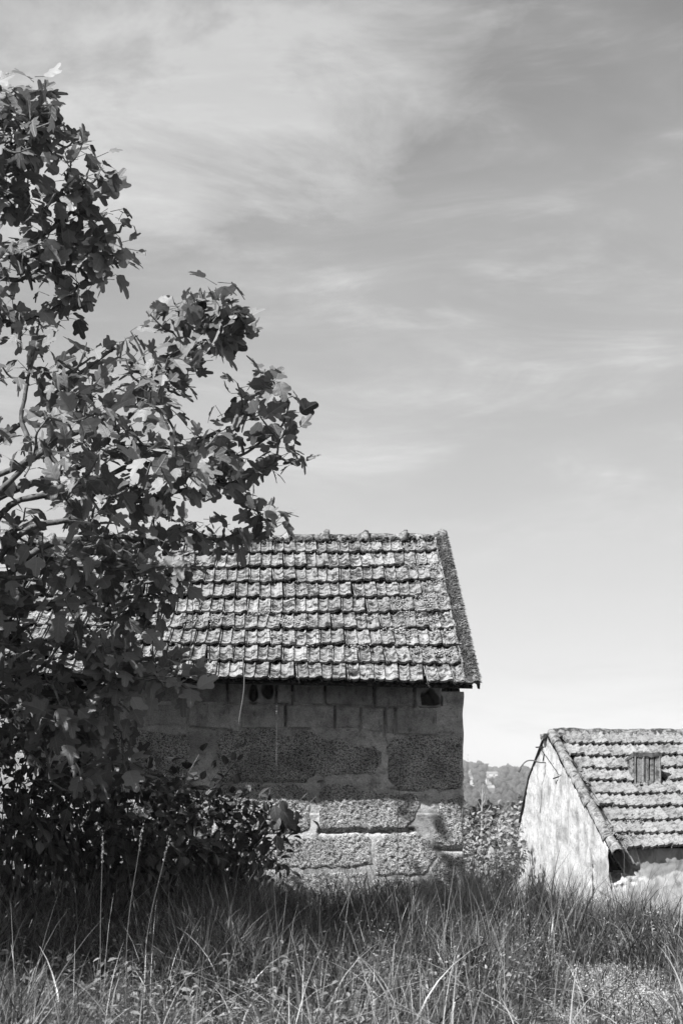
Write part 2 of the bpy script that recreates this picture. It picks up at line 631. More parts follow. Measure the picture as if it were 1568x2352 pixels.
def patch(name, poly, mat, sp, bulge, edge, rough, nsc, seed, wob=0.0, oct=3, parent=None, pit=0.0, skirt=0.02):
    poly = np.asarray(poly, float)
    x0, z0 = poly.min(0) - 0.03
    x1, z1 = poly.max(0) + 0.03
    xs = np.arange(x0, x1 + sp, sp)
    zs = np.arange(z0, z1 + sp, sp)
    X, Z = np.meshgrid(xs, zs)
    q = np.stack((X, Z, np.zeros_like(X)), -1)
    sd = sdist(X, Z, poly) + wob * fbm(q * 14, 3, seed + 40)
    t = np.clip(sd / edge, -1, 1)
    n = fbm(q * nsc, oct, seed, 0.6)
    rid = np.abs(fbm(q * nsc * 0.8 + 31, 2, seed + 9))
    Y = -bulge * np.sin(t * math.pi / 2) - np.clip(t, 0, 1) * (rough * n + pit * (rid - 0.35))
    Y = Y + skirt * np.clip(-t * 2, 0, 1)
    for h in HOLES:
        sh = sdist(X, Z, h)
        Y = np.where(sh > 0, np.maximum(Y, 0.34 * sstep(0, 0.02, sh)), Y)
    X = np.minimum(X, 0.004 + 0.006 * vnoise(q * 9, 5))
    V = np.stack((X, Y, Z), -1).reshape(-1, 3)
    nx, nz = len(xs), len(zs)
    i = np.arange((nx - 1) * (nz - 1))
    a = (i // (nx - 1)) * nx + i % (nx - 1)
    Fq = np.stack((a, a + 1, a + nx + 1, a + nx), -1)
    s = sd.ravel()[Fq].max(1)
    Fq = Fq[s > -edge * 0.9]
    used, inv = np.unique(Fq, return_inverse=True)
    return mk(name, V[used], inv.reshape(-1, 4), mat, parent, True)

GRO = [(z8([(175, 650), (400, 648), (655, 645)]), 0.011, 0.035),
       (z8([(205, 75), (205, 197)]), 0.006, 0.02), (z8([(487, 75), (487, 197)]), 0.005, 0.015),
       (z8([(578, 60), (578, 200), (575, 225)]), 0.008, 0.03), (z8([(766, 80), (766, 205)]), 0.006, 0.02),
       (z8([(1049, 85), (1049, 216)]), 0.009, 0.035), (z8([(1278, 80), (1278, 220)]), 0.007, 0.02),
       (z8([(540, 205), (538, 325)]), 0.008, 0.03), (z8([(822, 210), (818, 335)]), 0.008, 0.03),
       (z8([(975, 222), (968, 260), (972, 290), (966, 350)]), 0.006, 0.02),
       (z8([(1112, 235), (1106, 372)]), 0.009, 0.03), (z8([(1168, 235), (1168, 378)]), 0.008, 0.03),
       (z8([(0, 332), (110, 343), (228, 354)]), 0.007, 0.025), (z8([(275, 345), (480, 347)]), 0.006, 0.02),
       (z8([(210, 198), (490, 199), (760, 206), (1045, 217), (1275, 222)]), 0.006, 0.02),
       (z8([(575, 342), (680, 346)]), 0.006, 0.02), (z8([(1170, 378), (1410, 386)]), 0.006, 0.018),
       (z8([(1100, 372), (1125, 430), (1115, 470), (1130, 500)]), 0.004, 0.012),
       (z2([(895, 690), (1020, 688), (1290, 690)]), 0.016, 0.05), (z2([(1385, 765), (1500, 770)]), 0.012, 0.04),
       (z2([(450, 712), (640, 712)]), 0.012, 0.03),
       (z2([(180, 140), (178, 238)]), 0.01, 0.03), (z2([(1195, 512), (1310, 520)]), 0.006, 0.015)]

def wall_core():
    L, B = -4.4, -0.5
    xs = np.concatenate((np.arange(L, -2.8, 0.06), np.arange(-2.8, -0.004, 0.009), [0.0]))
    zs = np.concatenate((np.arange(B, 1.3, 0.018), np.arange(1.3, 2.44, 0.009)))
    X, Z = np.meshgrid(xs, zs)
    q = np.stack((X, Z, X * 0), -1)
    Y = 0.006 * fbm(q * 9, 4, 3) + 0.004 * fbm(q * 45, 2, 8)
    for ln, w, dp in GRO:
        d = pdist(X, Z, ln)
        Y = np.maximum(Y, 1.6 * dp * (1 - sstep(w * 0.9, w * 1.9, d + 0.004 * vnoise(q * 60, 2))))
    for h in HOLES:
        sh = sdist(X, Z, h)
        Y = np.where(sh > -0.02, np.maximum(Y, 0.40), Y)
    Xw = X + np.where(X > -0.001, 0.012 * fbm(q * 5, 3, 77), 0)
    V = np.stack((Xw, Y, Z), -1).reshape(-1, 3)
    nx, nz = len(xs), len(zs)
    i = np.arange((nx - 1) * (nz - 1))
    a = (i // (nx - 1)) * nx + i % (nx - 1)
    Fq = np.stack((a, a + 1, a + nx + 1, a + nx), -1).tolist()
    # right gable end, following the ragged front edge, then back and left walls
    n0 = len(V)
    edge = [r * nx + nx - 1 for r in range(nz)]
    yd = np.linspace(0.25, 4.9, 14)
    ex = []
    for y in yd:
        zc = zs
        p = np.stack((np.full(nz, 0.0) + 0.012 * fbm(np.stack((zc * 5, zc * 0 + y * 5, zc * 0), -1), 3, 78), np.full(nz, y), zc), -1)
        ex.append(p)
    V = np.vstack([V] + ex)
    prev = edge
    for k in range(len(yd)):
        cur = [n0 + k * nz + r for r in range(nz)]
        for r in range(nz - 1):
            Fq.append((prev[r], cur[r], cur[r + 1], prev[r + 1]))
        prev = cur
    n1 = len(V)
    V = np.vstack((V, [(0, 4.9, B), (L, 4.9, B), (L, 0, B), (0, 4.9, 2.4), (L, 4.9, 2.4), (L, 0, 2.4), (0, 0.2, 2.42), (0, 2.2, 4.1), (L, 2.2, 4.1), (0, 4.2, 2.42)]))
    Fq += [(n1, n1 + 1, n1 + 4, n1 + 3), (n1 + 1, n1 + 2, n1 + 5, n1 + 4), (n1 + 6, n1 + 9, n1 + 7), (n1 + 5, n1 + 8, n1 + 4)]
    return mk('wall', V, Fq, M_MORT, house, True)
wall = wall_core()

STONES = [
    z8([(145, 415), (200, 372), (235, 357), (480, 350), (510, 378), (580, 388), (592, 352), (700, 357), (760, 402), (880, 407), (960, 452), (1060, 442), (1088, 480), (1085, 570), (1050, 600), (960, 612), (900, 602), (840, 617), (720, 612), (650, 636), (560, 640), (190, 638), (155, 600)]),
    z8([(1135, 450), (1170, 392), (1300, 388), (1420, 395), (1558, 380), (1560, 540), (1556, 690), (1480, 698), (1300, 700), (1200, 690), (1142, 642), (1130, 590)]),
    z2([(20, 262), (200, 262), (325, 285), (345, 330), (336, 480), (300, 505), (20, 500)]),
    z2([(445, 500), (640, 494), (825, 496), (856, 520), (860, 690), (740, 704), (600, 700), (450, 690)]),
    z2([(892, 520), (925, 496), (1030, 490), (1062, 522), (1200, 530), (1300, 532), (1330, 562), (1298, 650), (1262, 676), (1020, 676), (940, 686), (895, 676)]),
    z2([(1398, 575), (1430, 552), (1500, 540), (1504, 750), (1440, 762), (1385, 742), (1372, 695), (1392, 650)]),
    z2([(560, 735), (760, 728), (860, 716), (990, 706), (1080, 702), (1112, 728), (1120, 830), (1000, 850), (560, 850)]),
    z2([(1130, 730), (1180, 706), (1310, 700), (1362, 728), (1392, 800), (1340, 880), (1130, 880)]),
    z2([(1405, 790), (1503, 788), (1504, 960), (1380, 960), (1375, 850)]),
    z2([(150, 530), (300, 520), (425, 530), (430, 690), (150, 700)]),
    z2([(-150, 520), (130, 525), (135, 700), (-150, 700)]),
    z2([(250, 735), (545, 735), (545, 860), (250, 860)]),
    z2([(-150, 262), (5, 262), (5, 500), (-150, 500)]),
    z2([(700, 870), (1090, 868), (1095, 1010), (700, 1010)]),
    z2([(1110, 895), (1360, 895), (1365, 1010), (1110, 1010)]),
]
for k, pl in enumerate(STONES):
    patch('stone', pl, M_GRAN, 0.0115, 0.009, 0.022, 0.006, 48, 100 + k * 7, 0.016, 2, wall, 0.010)

BL = []
for x0, x1, yt0, yt1, yb0, yb1 in [
        (-215, -10, 70, 72, 190, 191), (0, 200, 72, 74, 191, 194), (211, 483, 74, 76, 194, 195), (491, 573, 76, 78, 195, 198), (584, 762, 78, 80, 199, 203),
        (770, 1042, 82, 88, 204, 213), (1056, 1273, 90, 94, 215, 220), (1286, 1438, 96, 100, 222, 226),
        (281, 534, 205, 206, 342, 341), (545, 817, 208, 212, 339, 342), (826, 966, 213, 220, 342, 347), (976, 1106, 222, 226, 348, 368), (1117, 1163, 232, 234, 372, 375),
        (1174, 1413, 230, 236, 374, 382), (-20, 226, 203, 204, 331, 350), (-233, -28, 200, 202, 326, 330), (-510, -244, 200, 202, 322, 326), (-790, -520, 200, 200, 320, 322)]:
    BL.append(z8([(x0 + 3, yt0 + 2), (x1 - 3, yt1 + 2), (x1 - 3, yb1 - 2), (x0 + 3, yb0 - 2)]))
for k, pl in enumerate(BL):
    patch('concrete_block', pl, M_BLOCK, 0.009, 0.006, 0.008, 0.0022, 60, 400 + k * 5, 0.004, 2, wall, 0.0, 0.07)

# ---- its roof
YE, YR = -0.55, 2.14
def roof_pt(X, v):
    """point on the front slope: v = 0 at the ridge, 1 at the eave"""
    zr = 4.235 + 0.018 * X
    ze = 2.455 - 0.018 * X
    sag = -0.03 * math.sin(math.pi * v) * math.sin(math.pi * np.clip(-X / 4.2, 0, 1))
    return np.array((X, YR + (YE - YR) * v, zr + (ze - zr) * v + sag))
mb = MB()
Vr = []
for X in (-4.5, 0.02):
    for v, off in ((0.99, -0.025), (0.0, -0.09), (0.99, -0.05), (0.0, -0.12)):
        Vr.append(roof_pt(X, v) + (0, 0, off))
    Vr.append(np.array((X, 5.2, 2.4)))
    Vr.append(np.array((X, 5.2, 2.34)))
Vr = np.array(Vr)
roof = mk('roof', Vr, [(0, 1, 7, 6), (2, 8, 9, 3), (0, 6, 8, 2), (1, 4, 10, 7), (3, 9, 11, 5), (4, 5, 11, 10), (0, 2, 3, 1), (1, 3, 5, 4), (6, 7, 9, 8), (7, 10, 11, 9)], M_DARK, house)
TW, NROW = 0.231, 9

def tile_mesh(name, prof, w, L, mat, seed, thick=0.027, nv=6, lift=0.042):
    us = np.array([p[0] for p in prof])
    hs = np.array([p[1] for p in prof])
    vs_ = np.concatenate((np.linspace(0, 0.82, nv - 2), [0.93, 1.0]))
    n, m = len(us), len(vs_)
    V = []
    for v in vs_:
        x = (us - 0.5) * w
        q = np.stack((us * 6, np.full(n, v * 7), np.full(n, seed * 3.7)), -1)
        h = hs + 0.0035 * fbm(q, 2, seed) + lift * v
        pan = np.clip(1 - hs / 0.022, 0, 1)
        h = h + pan * (0.011 * sstep(0.74, 0.96, v) - 0.007 * math.exp(-((v - 0.66) / 0.12) ** 2))
        yy = -v * L + (0.006 * vnoise(q + 5, seed + 1) if v == 1.0 else 0)
        V.append(np.stack((x, np.zeros(n) + yy, h), -1))
    V.append(V[-1] + np.array((0, 0.008, -thick)))
    V = np.concatenate(V)
    Fc = []
    for j in range(m):
        for i in range(n - 1):
            a = j * n + i
            Fc.append((a, a + n, a + n + 1, a + 1))
    b = len(V)
    right = np.array([V[j * n + n - 1] - (0, 0, thick) for j in range(m)])
    left = np.array([V[j * n] - (0, 0, thick) for j in range(m)])
    V = np.concatenate((V, right, left))
    for j in range(m - 1):
        Fc.append((j * n + n - 1, (j + 1) * n + n - 1, b + j + 1, b + j))
        Fc.append((j * n, b + m + j, b + m + j + 1, (j + 1) * n))
    return mk_mesh(name, V, Fc, mat, False)

PROF1 = [(0, .015), (.035, .015), (.045, -.004), (.085, -.004), (.10, .016), (.16, .010), (.27, .003), (.37, .010), (.42, .026), (.45, .030), (.475, .012), (.55, .005), (.64, .003), (.73, .010), (.78, .025), (.84, .029), (.86, .024), (.88, .029), (.97, .028), (.98, .012), (1.0, .012)]
TM = [tile_mesh('roof_tile', PROF1, TW, 0.405, M_TILE, 11 + k) for k in range(6)]
def frame(p, u, y):
    u = u / np.linalg.norm(u)
    y = y - u * (u @ y)
    y = y / np.linalg.norm(y)
    n = np.cross(u, y)
    M = Matrix.Identity(4)
    for i in range(3):
        M[i][0], M[i][1], M[i][2], M[i][3] = u[i], y[i], n[i], p[i]
    return M
rr = random.Random(3)
def lay(rows, nX, start, pt, tw, meshes, parent, name, xmax, tilt=0.034, xmin=-99, jit=1.0, skip=None):
    out = []
    for r in range(rows):
        for c in range(nX):
            X = start(r) + (c + 0.5) * tw * (1 if xmin == -99 else 1)
            if X > xmax or X < xmin:
                continue
            if skip and skip(r, c, X):
                continue
            v0 = r / rows
            v1 = (r + 1) / rows
            p = pt(X, v0)
            e = pt(X, v1)
            u = pt(X + 0.1, v0) - p
            M = frame(p + np.array((0, 0, 0.004 + rr.uniform(-.004, .004) * jit)), u, p - e)
            M = M @ Matrix.Rotation(R(rr.gauss(0, 1.5) * jit), 4, 'Z') @ Matrix.Rotation(R(rr.gauss(0, 0.9) * jit), 4, 'Y') @ Matrix.Rotation(R(rr.gauss(0, 0.5) * jit), 4, 'X')
            M = M @ Matrix.Translation((rr.gauss(0, .004) * jit, rr.gauss(0, .010) * jit, 0))
            out.append(inst(name, rr.choice(meshes), parent, M))
    return out
lay(NROW, 19, lambda r: -0.173 - 18 * TW + (0 if (NROW - 1 - r) % 2 == 0 else TW / 2), roof_pt, TW, TM, roof, 'roof_tile', 0.0)
# cut tiles that close the rows against the verge
HALF = tile_mesh('half_tile', [(0, .015), (.07, .012), (.2, .004), (.45, .004), (.65, .012), (.8, .026), (1, .02)], TW * 0.58, 0.405, M_TILE, 31)
for r in range(NROW):
    if (NROW - 1 - r) % 2 == 0:
        p, e = roof_pt(-0.11, r / NROW), roof_pt(-0.11, (r + 1) / NROW)
        inst('half_tile', HALF, roof, frame(p + (0, 0, 0.004), np.array((1, 0, 0)), p - e) @ Matrix.Rotation(R(rr.gauss(0, 1)), 4, 'Z'))

def barrel(name, L, r0, r1, mat, seed, arc=200, n=10, m=7, thick=0.014, collar=0.0, rough=0.006):
    """half-round tile along -y, outer and inner skin"""
    V, Fc = [], []
    ts = np.radians(np.linspace(90 - arc / 2, 90 + arc / 2, n))
    for skin in (0, 1):
        for j in range(m):
            v = j / (m - 1)
            r = r0 + (r1 - r0) * v
            if collar and v > 0.80:
                r += collar * math.sin(math.pi * min(1, (v - 0.80) / 0.2) * 0.75)
            r -= skin * thick
            q = np.stack((np.cos(ts) * 3 + seed, np.full(n, v * 5), np.sin(ts) * 3), -1)
            rr_ = r + (rough * fbm(q, 3, seed) if skin == 0 else 0)
            V.append(np.stack((np.cos(ts) * rr_, np.full(n, -v * L), np.sin(ts) * rr_), -1))
    V = np.concatenate(V)
    o = n * m
    for j in range(m - 1):
        for i in range(n - 1):
            a = j * n + i
            Fc.append((a, a + n, a + n + 1, a + 1))
            Fc.append((o + a, o + a + 1, o + a + n + 1, o + a + n))
    for i in range(n - 1):
        a = (m - 1) * n + i
        Fc.append((a, o + a, o + a + 1, a + 1))
        Fc.append((i, i + 1, o + i + 1, o + i))
    for j in range(m - 1):
        a = j * n
        Fc.append((a, o + a, o + a + n, a + n))
        a = j * n + n - 1
        Fc.append((a, a + n, o + a + n, o + a))
    return mk_mesh(name, V, Fc, mat, True)
RM = [barrel('ridge_tile', 0.44, 0.088, 0.092, M_RIDGE, 50 + k, 190, 11, 13, 0.014, 0.052) for k in range(3)]
for k in range(11):
    X = 0.055 - 0.418 * (k + 1)
    p = roof_pt(X, 0) + np.array((0, 0, -0.025 + rr.uniform(-.006, .006)))
    p2 = roof_pt(X + 0.418, 0) + np.array((0, 0, -0.025))
    inst('ridge_tile', RM[k % 3], roof, frame(p, np.array((0, 1, 0)), p - p2) @ Matrix.Rotation(R(rr.gauss(0, 1.2)), 4, 'X'))
# mossy verge along the right slope edge
VM = [barrel('verge_tile', 0.41, 0.056, 0.064, M_MOSSD, 70 + k, 210, 11, 12, 0.02, 0, 0.016) for k in range(3)]
for r in range(NROW):
    p, e = roof_pt(0.015, r / NROW), roof_pt(0.015, (r + 1) / NROW)
    inst('verge_tile', VM[r % 3], roof, frame(p + (0, 0, 0.015 + rr.uniform(-.004, .004)), np.array((1, 0, 0)), p - e) @ Matrix.Rotation(R(1.6), 4, 'X'))

ICO_V, ICO_F = None, None
def ico():
    t = (1 + 5 ** .5) / 2
    v = np.array([(-1, t, 0), (1, t, 0), (-1, -t, 0), (1, -t, 0), (0, -1, t), (0, 1, t), (0, -1, -t), (0, 1, -t), (t, 0, -1), (t, 0, 1), (-t, 0, -1), (-t, 0, 1)], float)
    v /= np.linalg.norm(v[0])
    f = np.array([(0, 11, 5), (0, 5, 1), (0, 1, 7), (0, 7, 10), (0, 10, 11), (1, 5, 9), (5, 11, 4), (11, 10, 2), (10, 7, 6), (7, 1, 8), (3, 9, 4), (3, 4, 2), (3, 2, 6), (3, 6, 8), (3, 8, 9), (4, 9, 5), (2, 4, 11), (6, 2, 10), (8, 6, 7), (9, 8, 1)])
    return v, f
ICO_V, ICO_F = ico()
def blobs(name, pts, rad, mat, parent, flat=0.8, seed=0, smooth=True):
    pts = np.asarray(pts)
    n = len(pts)
    g = np.random.default_rng(seed)
    s = rad[:, None, None] * ICO_V[None] * (1 + 0.35 * g.normal(size=(n, 12, 1)))
    s[..., 2] *= flat
    V = (pts[:, None, :] + s).reshape(-1, 3)
    Fq = (ICO_F[None] + 12 * np.arange(n)[:, None, None]).reshape(-1, 3)
    return mk(name, V, Fq, mat, parent, smooth, 'stuff')

def roof_from_px(px, py):
    best = None
    for v in np.linspace(0, 1, 80):
        Y = YR + (YE - YR) * v
        X, Z = loc1(px, py, Y)
        e = abs(roof_pt(X, v)[2] + 0.03 - Z)
        if best is None or e < best[0]:
            best = (e, X, v)
    return best[1], best[2]
def z1(x, y):
    return (600 + x / 1.307) * 0.6272, (1900 + y / 1.307) * 0.6272
CL = [(1180, 235, 70), (1290, 245, 110), (1320, 225, 50), (1240, 385, 60), (1300, 385, 90), (1270, 410, 60), (1150, 440, 70), (1100, 410, 60), (1250, 500, 60), (1290, 495, 50), (600, 505, 110), (660, 512, 80), (545, 580, 60), (600, 585, 40),
      (460, 465, 60), (500, 455, 40), (110, 500, 60), (170, 500, 50), (230, 498, 60), (320, 490, 30), (1270, 655, 160), (1230, 640, 80), (1330, 650, 60), (930, 625, 50), (1120, 545, 50), (1180, 560, 50), (1290, 320, 30), (735, 160, 25), (650, 352, 30), (950, 490, 20),
      (1370, 650, 40), (1380, 520, 40), (1330, 300, 40), (1180, 470, 40), (60, 600, 25), (700, 600, 20), (1000, 600, 15), (1320, 560, 30)]
g = np.random.default_rng(21)
PT, RD = [], []
for x, y, n in CL:
    X, v = roof_from_px(*z1(x, y))
    for k in range(int(n * 1.3)):
        xx, vv = X + g.normal(0, 0.055), v + g.normal(0, 0.0105)
        if xx > 0.05 or not 0 < vv < 1:
            continue
        PT.append(roof_pt(xx, vv) + (0, 0, 0.052 + g.uniform(-.012, .018)))
        RD.append(g.uniform(0.005, 0.012))
blobs('stonecrop', PT, np.array(RD), M_MOSSL, roof, 0.8, 1)
PT, RD = [], []
for r in range(1, NROW + 1):
    for k in range(760):
        X = g.uniform(-4.3, 0.02)
        dens = 0.62 + 0.6 * vnoise(np.array((X * 2.3, r * 1.7, 0.0)), 4) + 0.35 * sstep(-1.2, -0.1, X)
        if g.uniform() > dens:
            continue
        v = r / NROW + abs(g.normal(0, 0.006)) - 0.002
        if v > 1.012:
            continue
        PT.append(roof_pt(X, v) + (0, 0, g.uniform(0.004, 0.045) - (0.02 if r == NROW else 0)))
        RD.append(g.uniform(0.006, 0.018))
for k in range(1500):
    X = -abs(g.normal(0, 0.45))
    v = g.uniform(0.03, 0.99)
    if vnoise(np.array((X * 4, v * 14, 3.0)), 6) < 0.05:
        continue
    PT.append(roof_pt(X, v) + (0, 0, g.uniform(0.02, 0.045)))
    RD.append(g.uniform(0.008, 0.02))
for k in range(420):
    X = g.uniform(-4.2, 0.05)
    PT.append(roof_pt(X, 0.012 + abs(g.normal(0, .012))) + (0, -0.06, g.uniform(0.0, 0.04)))
    RD.append(g.uniform(0.01, 0.024))
blobs('dark_moss', PT, np.array(RD), M_MOSSD, roof, 0.7, 2)
# bristles of moss on the verge
n = 5200
vv = g.uniform(0, 1.0, n)
an = np.radians(g.uniform(-20, 190, n))
rad = 0.060 + g.uniform(-.006, .012, n)
base = np.array([roof_pt(0.015, a) for a in vv]) + np.stack((np.cos(an) * rad, 0 * an, np.sin(an) * rad + 0.03), -1)
dirn = np.stack((np.cos(an) * 0.9 + 0.5, -0.55 + g.normal(0, .25, n), np.sin(an) * 0.7 - 0.5), -1)
dirn /= np.linalg.norm(dirn, axis=1)[:, None]
ln = g.uniform(0.015, 0.038, n)
side = np.cross(dirn, g.normal(size=(n, 3)))
side /= np.linalg.norm(side, axis=1)[:, None]
wv = g.uniform(0.003, 0.006, n)
V = np.stack((base - side * wv[:, None], base + side * wv[:, None], base + dirn * ln[:, None]), 1).reshape(-1, 3)
mk('moss_bristles', V, np.arange(3 * n).reshape(-1, 3), m_moss('bristle_moss', 0.04, 0.42, 45), roof, False, 'stuff')
# crumbling mortar line on the inner side of the verge
mv = np.linspace(0.01, 0.995, 60)
mp_ = np.array([roof_pt(-0.048 + 0.008 * float(vnoise(np.array((a * 30, 1.0, 0.0)), 8)), a) + (0, 0, 0.058 + 0.012 * float(vnoise(np.array((a * 24, 5.0, 0.0)), 9))) for a in mv])
V, Fc = tube(mp_, 0.013 + 0.008 * vnoise(np.stack((mv * 40, mv * 0, mv * 0), -1), 7), 6)
mk('mortar_line', V, Fc, M_RIDGE, roof)
# ------------------------------------------------------------------ white house
TH2 = R(8.0)
O2 = np.array(((1392 - 784) / F * 18.15, 18.15))
C2, S2 = math.cos(TH2), math.sin(TH2)
def loc2_front(px, py, Y=0.0):
    k = (px - 784.0) / F
    ox, oy = O2[0] - S2 * Y, O2[1] + C2 * Y
    X = (k * oy - ox) / (C2 - k * S2)
    return X, EYE + (HY - py) / F * (oy + X * S2)
def loc2_gable(px, py):
    k = (px - 784.0) / F
    Y = (O2[0] - k * O2[1]) / (S2 + k * C2)
    return Y, EYE + (HY - py) / F * (O2[1] + C2 * Y)
white = empty('white_house', (O2[0], O2[1], -0.5), TH2)
tag(white, 'low whitewashed house with streaked gable and pale tiled roof', 'house')
Z0 = 0.5          # the empty stands half a metre below the zero level
RY, RZ = 2.72, 2.36
def roof2_pt(X, v):
    zr = RZ + 0.004 * X
    ze = 0.775 + 0.012 * X
    sag = -0.035 * math.sin(math.pi * v) * (0.5 + 0.5 * math.sin(X * 1.9 + 0.6)) * sstep(0.1, 0.8, X)
    return np.array((X, RY + (-0.10 - RY) * v, zr + (ze - zr) * v + sag + Z0))
FY = -0.09
GOUT = [(FY, 0.775), (RY, RZ - 0.02)] + [loc2_gable(1216, 1790), loc2_gable(1193, 1900), loc2_gable(1187, 2040)]
def gable():
    sp = 0.03
    ys = np.arange(FY - 0.03, 4.6, sp)
    zs = np.arange(-1.2, 2.45, sp)
    Y, Z = np.meshgrid(ys, zs)
    poly = [(FY, -1.3)] + [tuple(q) for q in GOUT] + [(GOUT[-1][0] + 0.03, -1.3)]
    q = np.stack((Y, Z, Y * 0), -1)
    sd = sdist(Y, Z, poly)
    X = 0.018 * fbm(q * 3, 4, 12) + 0.006 * fbm(q * 22, 2, 14)
    # bare rubble at the foot near the corner
    rub = sstep(0.55, 0.1, Y) * sstep(0.45, 0.1, Z) 
    rub = np.maximum(rub, sstep(0.22, 0.12, np.hypot((Y - 0.55) / 1.0, (Z - 0.30) / 1.6)))
    X = X + rub * 0.05 * np.abs(fbm(q * 13, 3, 19))
    Yc, Zc = Y.copy(), Z.copy()
    V = np.stack((X, Yc, Zc + Z0), -1).reshape(-1, 3)
    nx, nz = len(ys), len(zs)
    i = np.arange((nx - 1) * (nz - 1))
    a = (i // (nx - 1)) * nx + i % (nx - 1)
    Fq = np.stack((a, a + nx, a + nx + 1, a + 1), -1)
    s = sd.ravel()
    # pull the rim onto the outline
    pol = np.asarray(poly)
    out = np.where((s < 0) & (s > -0.05))[0]
    for j in out:
        p = V[j, 1:] - (0, Z0)
        bd = None
        for k in range(len(pol)):
            A, B = pol[k], pol[(k + 1) % len(pol)]
            e = B - A
            t = np.clip((p - A) @ e / (e @ e), 0, 1)
            c = A + t * e
            d = np.hypot(*(p - c))
            if bd is None or d < bd[0]:
                bd = (d, c)
        V[j, 1:] = bd[1] + (0, Z0)
    Fq = Fq[s[Fq].min(1) > -0.05]
    used, inv = np.unique(Fq, return_inverse=True)
    return mk('wall', V[used], inv.reshape(-1, 4), M_PLAST, white, True)
gab = gable()
gab['label'] = 'white plaster gable with dark vertical streaks'
# thickness of the gable seen at the broken corner and along its rear edge
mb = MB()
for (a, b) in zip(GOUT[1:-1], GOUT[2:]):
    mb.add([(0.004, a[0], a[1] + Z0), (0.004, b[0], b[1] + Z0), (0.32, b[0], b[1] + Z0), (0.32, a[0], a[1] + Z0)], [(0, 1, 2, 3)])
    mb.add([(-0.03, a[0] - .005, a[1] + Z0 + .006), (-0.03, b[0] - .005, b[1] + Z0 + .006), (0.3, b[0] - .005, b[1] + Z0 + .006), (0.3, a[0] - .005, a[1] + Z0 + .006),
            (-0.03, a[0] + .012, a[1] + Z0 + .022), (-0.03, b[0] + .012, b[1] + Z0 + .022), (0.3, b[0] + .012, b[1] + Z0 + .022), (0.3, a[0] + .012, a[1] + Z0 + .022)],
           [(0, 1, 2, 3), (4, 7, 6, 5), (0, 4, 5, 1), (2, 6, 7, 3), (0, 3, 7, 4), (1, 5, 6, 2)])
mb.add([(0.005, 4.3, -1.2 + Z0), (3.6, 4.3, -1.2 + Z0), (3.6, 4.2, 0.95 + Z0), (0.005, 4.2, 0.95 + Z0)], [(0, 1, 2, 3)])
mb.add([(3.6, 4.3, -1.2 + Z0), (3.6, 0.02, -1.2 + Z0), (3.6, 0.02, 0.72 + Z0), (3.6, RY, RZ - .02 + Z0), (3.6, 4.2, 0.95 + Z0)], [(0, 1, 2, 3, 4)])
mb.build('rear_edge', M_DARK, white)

FHOLE = [loc2_front(1317 + x * 0.16, 1850.2 + y * 0.16, FY) for x, y in [(385, 600), (700, 590), (790, 700), (905, 880), (930, 930), (925, 990), (880, 1010), (790, 1015), (700, 1090), (600, 1120), (500, 1110), (520, 1000), (470, 900), (420, 780)]]
def front():
    sp = 0.022
    xs = np.concatenate((np.arange(0.03, 1.5, sp), np.arange(1.53, 3.62, 0.08)))
    zs = np.arange(-1.2, 0.80, sp)
    X, Z = np.meshgrid(xs, zs)
    q = np.stack((X, Z, X * 0), -1)
    sd = sdist(X, Z, FHOLE) + 0.02 * fbm(q * 11, 3, 6)
    Y = FY + 0.01 * fbm(q * 4, 3, 22) + 0.004 * fbm(q * 26, 2, 24)
    rub = sstep(-0.16, -0.03, sd)
    Y = Y + rub * 0.05 * np.abs(fbm(q * 14, 3, 29))
    Y = np.where(sd > 0, 0.55 * sstep(0, 0.03, sd) + Y, Y)
    V = np.stack((X, Y, Z + Z0), -1).reshape(-1, 3)
    nx, nz = len(xs), len(zs)
    i = np.arange((nx - 1) * (nz - 1))
    a = (i // (nx - 1)) * nx + i % (nx - 1)
    Fq = np.stack((a, a + 1, a + nx + 1, a + nx), -1)
    s = sd.ravel()[Fq].min(1)
    Fq = Fq[s < 0.03]
    used, inv = np.unique(Fq, return_inverse=True)
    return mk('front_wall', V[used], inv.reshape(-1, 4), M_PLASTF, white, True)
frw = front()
frw['label'] = 'grey and white stained plaster under the eave, broken open at the corner'
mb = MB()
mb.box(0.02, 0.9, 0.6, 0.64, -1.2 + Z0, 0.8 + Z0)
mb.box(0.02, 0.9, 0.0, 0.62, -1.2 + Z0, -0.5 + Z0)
mb.build('shade_backing', M_DARK, white)  # near-black backing: the hole's inner shade put into the colour
# broken slat of wood leaning in the hole
a, b = loc2_front(1429, 1944, FY), loc2_front(1455, 1984, FY)
V, Fc = tube(catmull([(a[0], -0.12, a[1] + Z0), ((a[0] + b[0]) / 2 + .01, -0.115, (a[1] + b[1]) / 2 + Z0), (b[0], -0.10, b[1] + Z0)], 4), 0.013, 5)
mk('broken_lath', V, Fc, m_plain('pale_wood', 0.35, 0.6, 30), white)

roof2 = mk('roof', *(lambda VV: (VV, [(0, 1, 3, 2), (4, 6, 7, 5), (0, 2, 6, 4), (1, 5, 7, 3), (0, 4, 5, 1), (2, 3, 7, 6), (1, 8, 9, 3)]))(np.array(
    [roof2_pt(X, v) + (0, 0, off - 0.05 * (1 - v)) for off in (-0.03, -0.07) for X in (0.06, 3.7) for v in (0.985, 0.0)] + [(0.06, 4.3, 0.92 + Z0), (3.7, 4.3, 0.92 + Z0)])), M_DARK, white)
PROF2 = [(0, -.006), (.045, -.006), (.055, .012), (.14, .012), (.30, .016), (.38, .028), (.43, .038), (.44, .010), (.48, .006), (.62, .014), (.76, .030), (.88, .043), (.955, .044), (.965, .006), (1, -.006)]
TW2 = 0.197
TM2 = [tile_mesh('roof_tile', PROF2, TW2, 0.415, M_TILE2, 131 + k, 0.04, 6, 0.055) for k in range(6)]
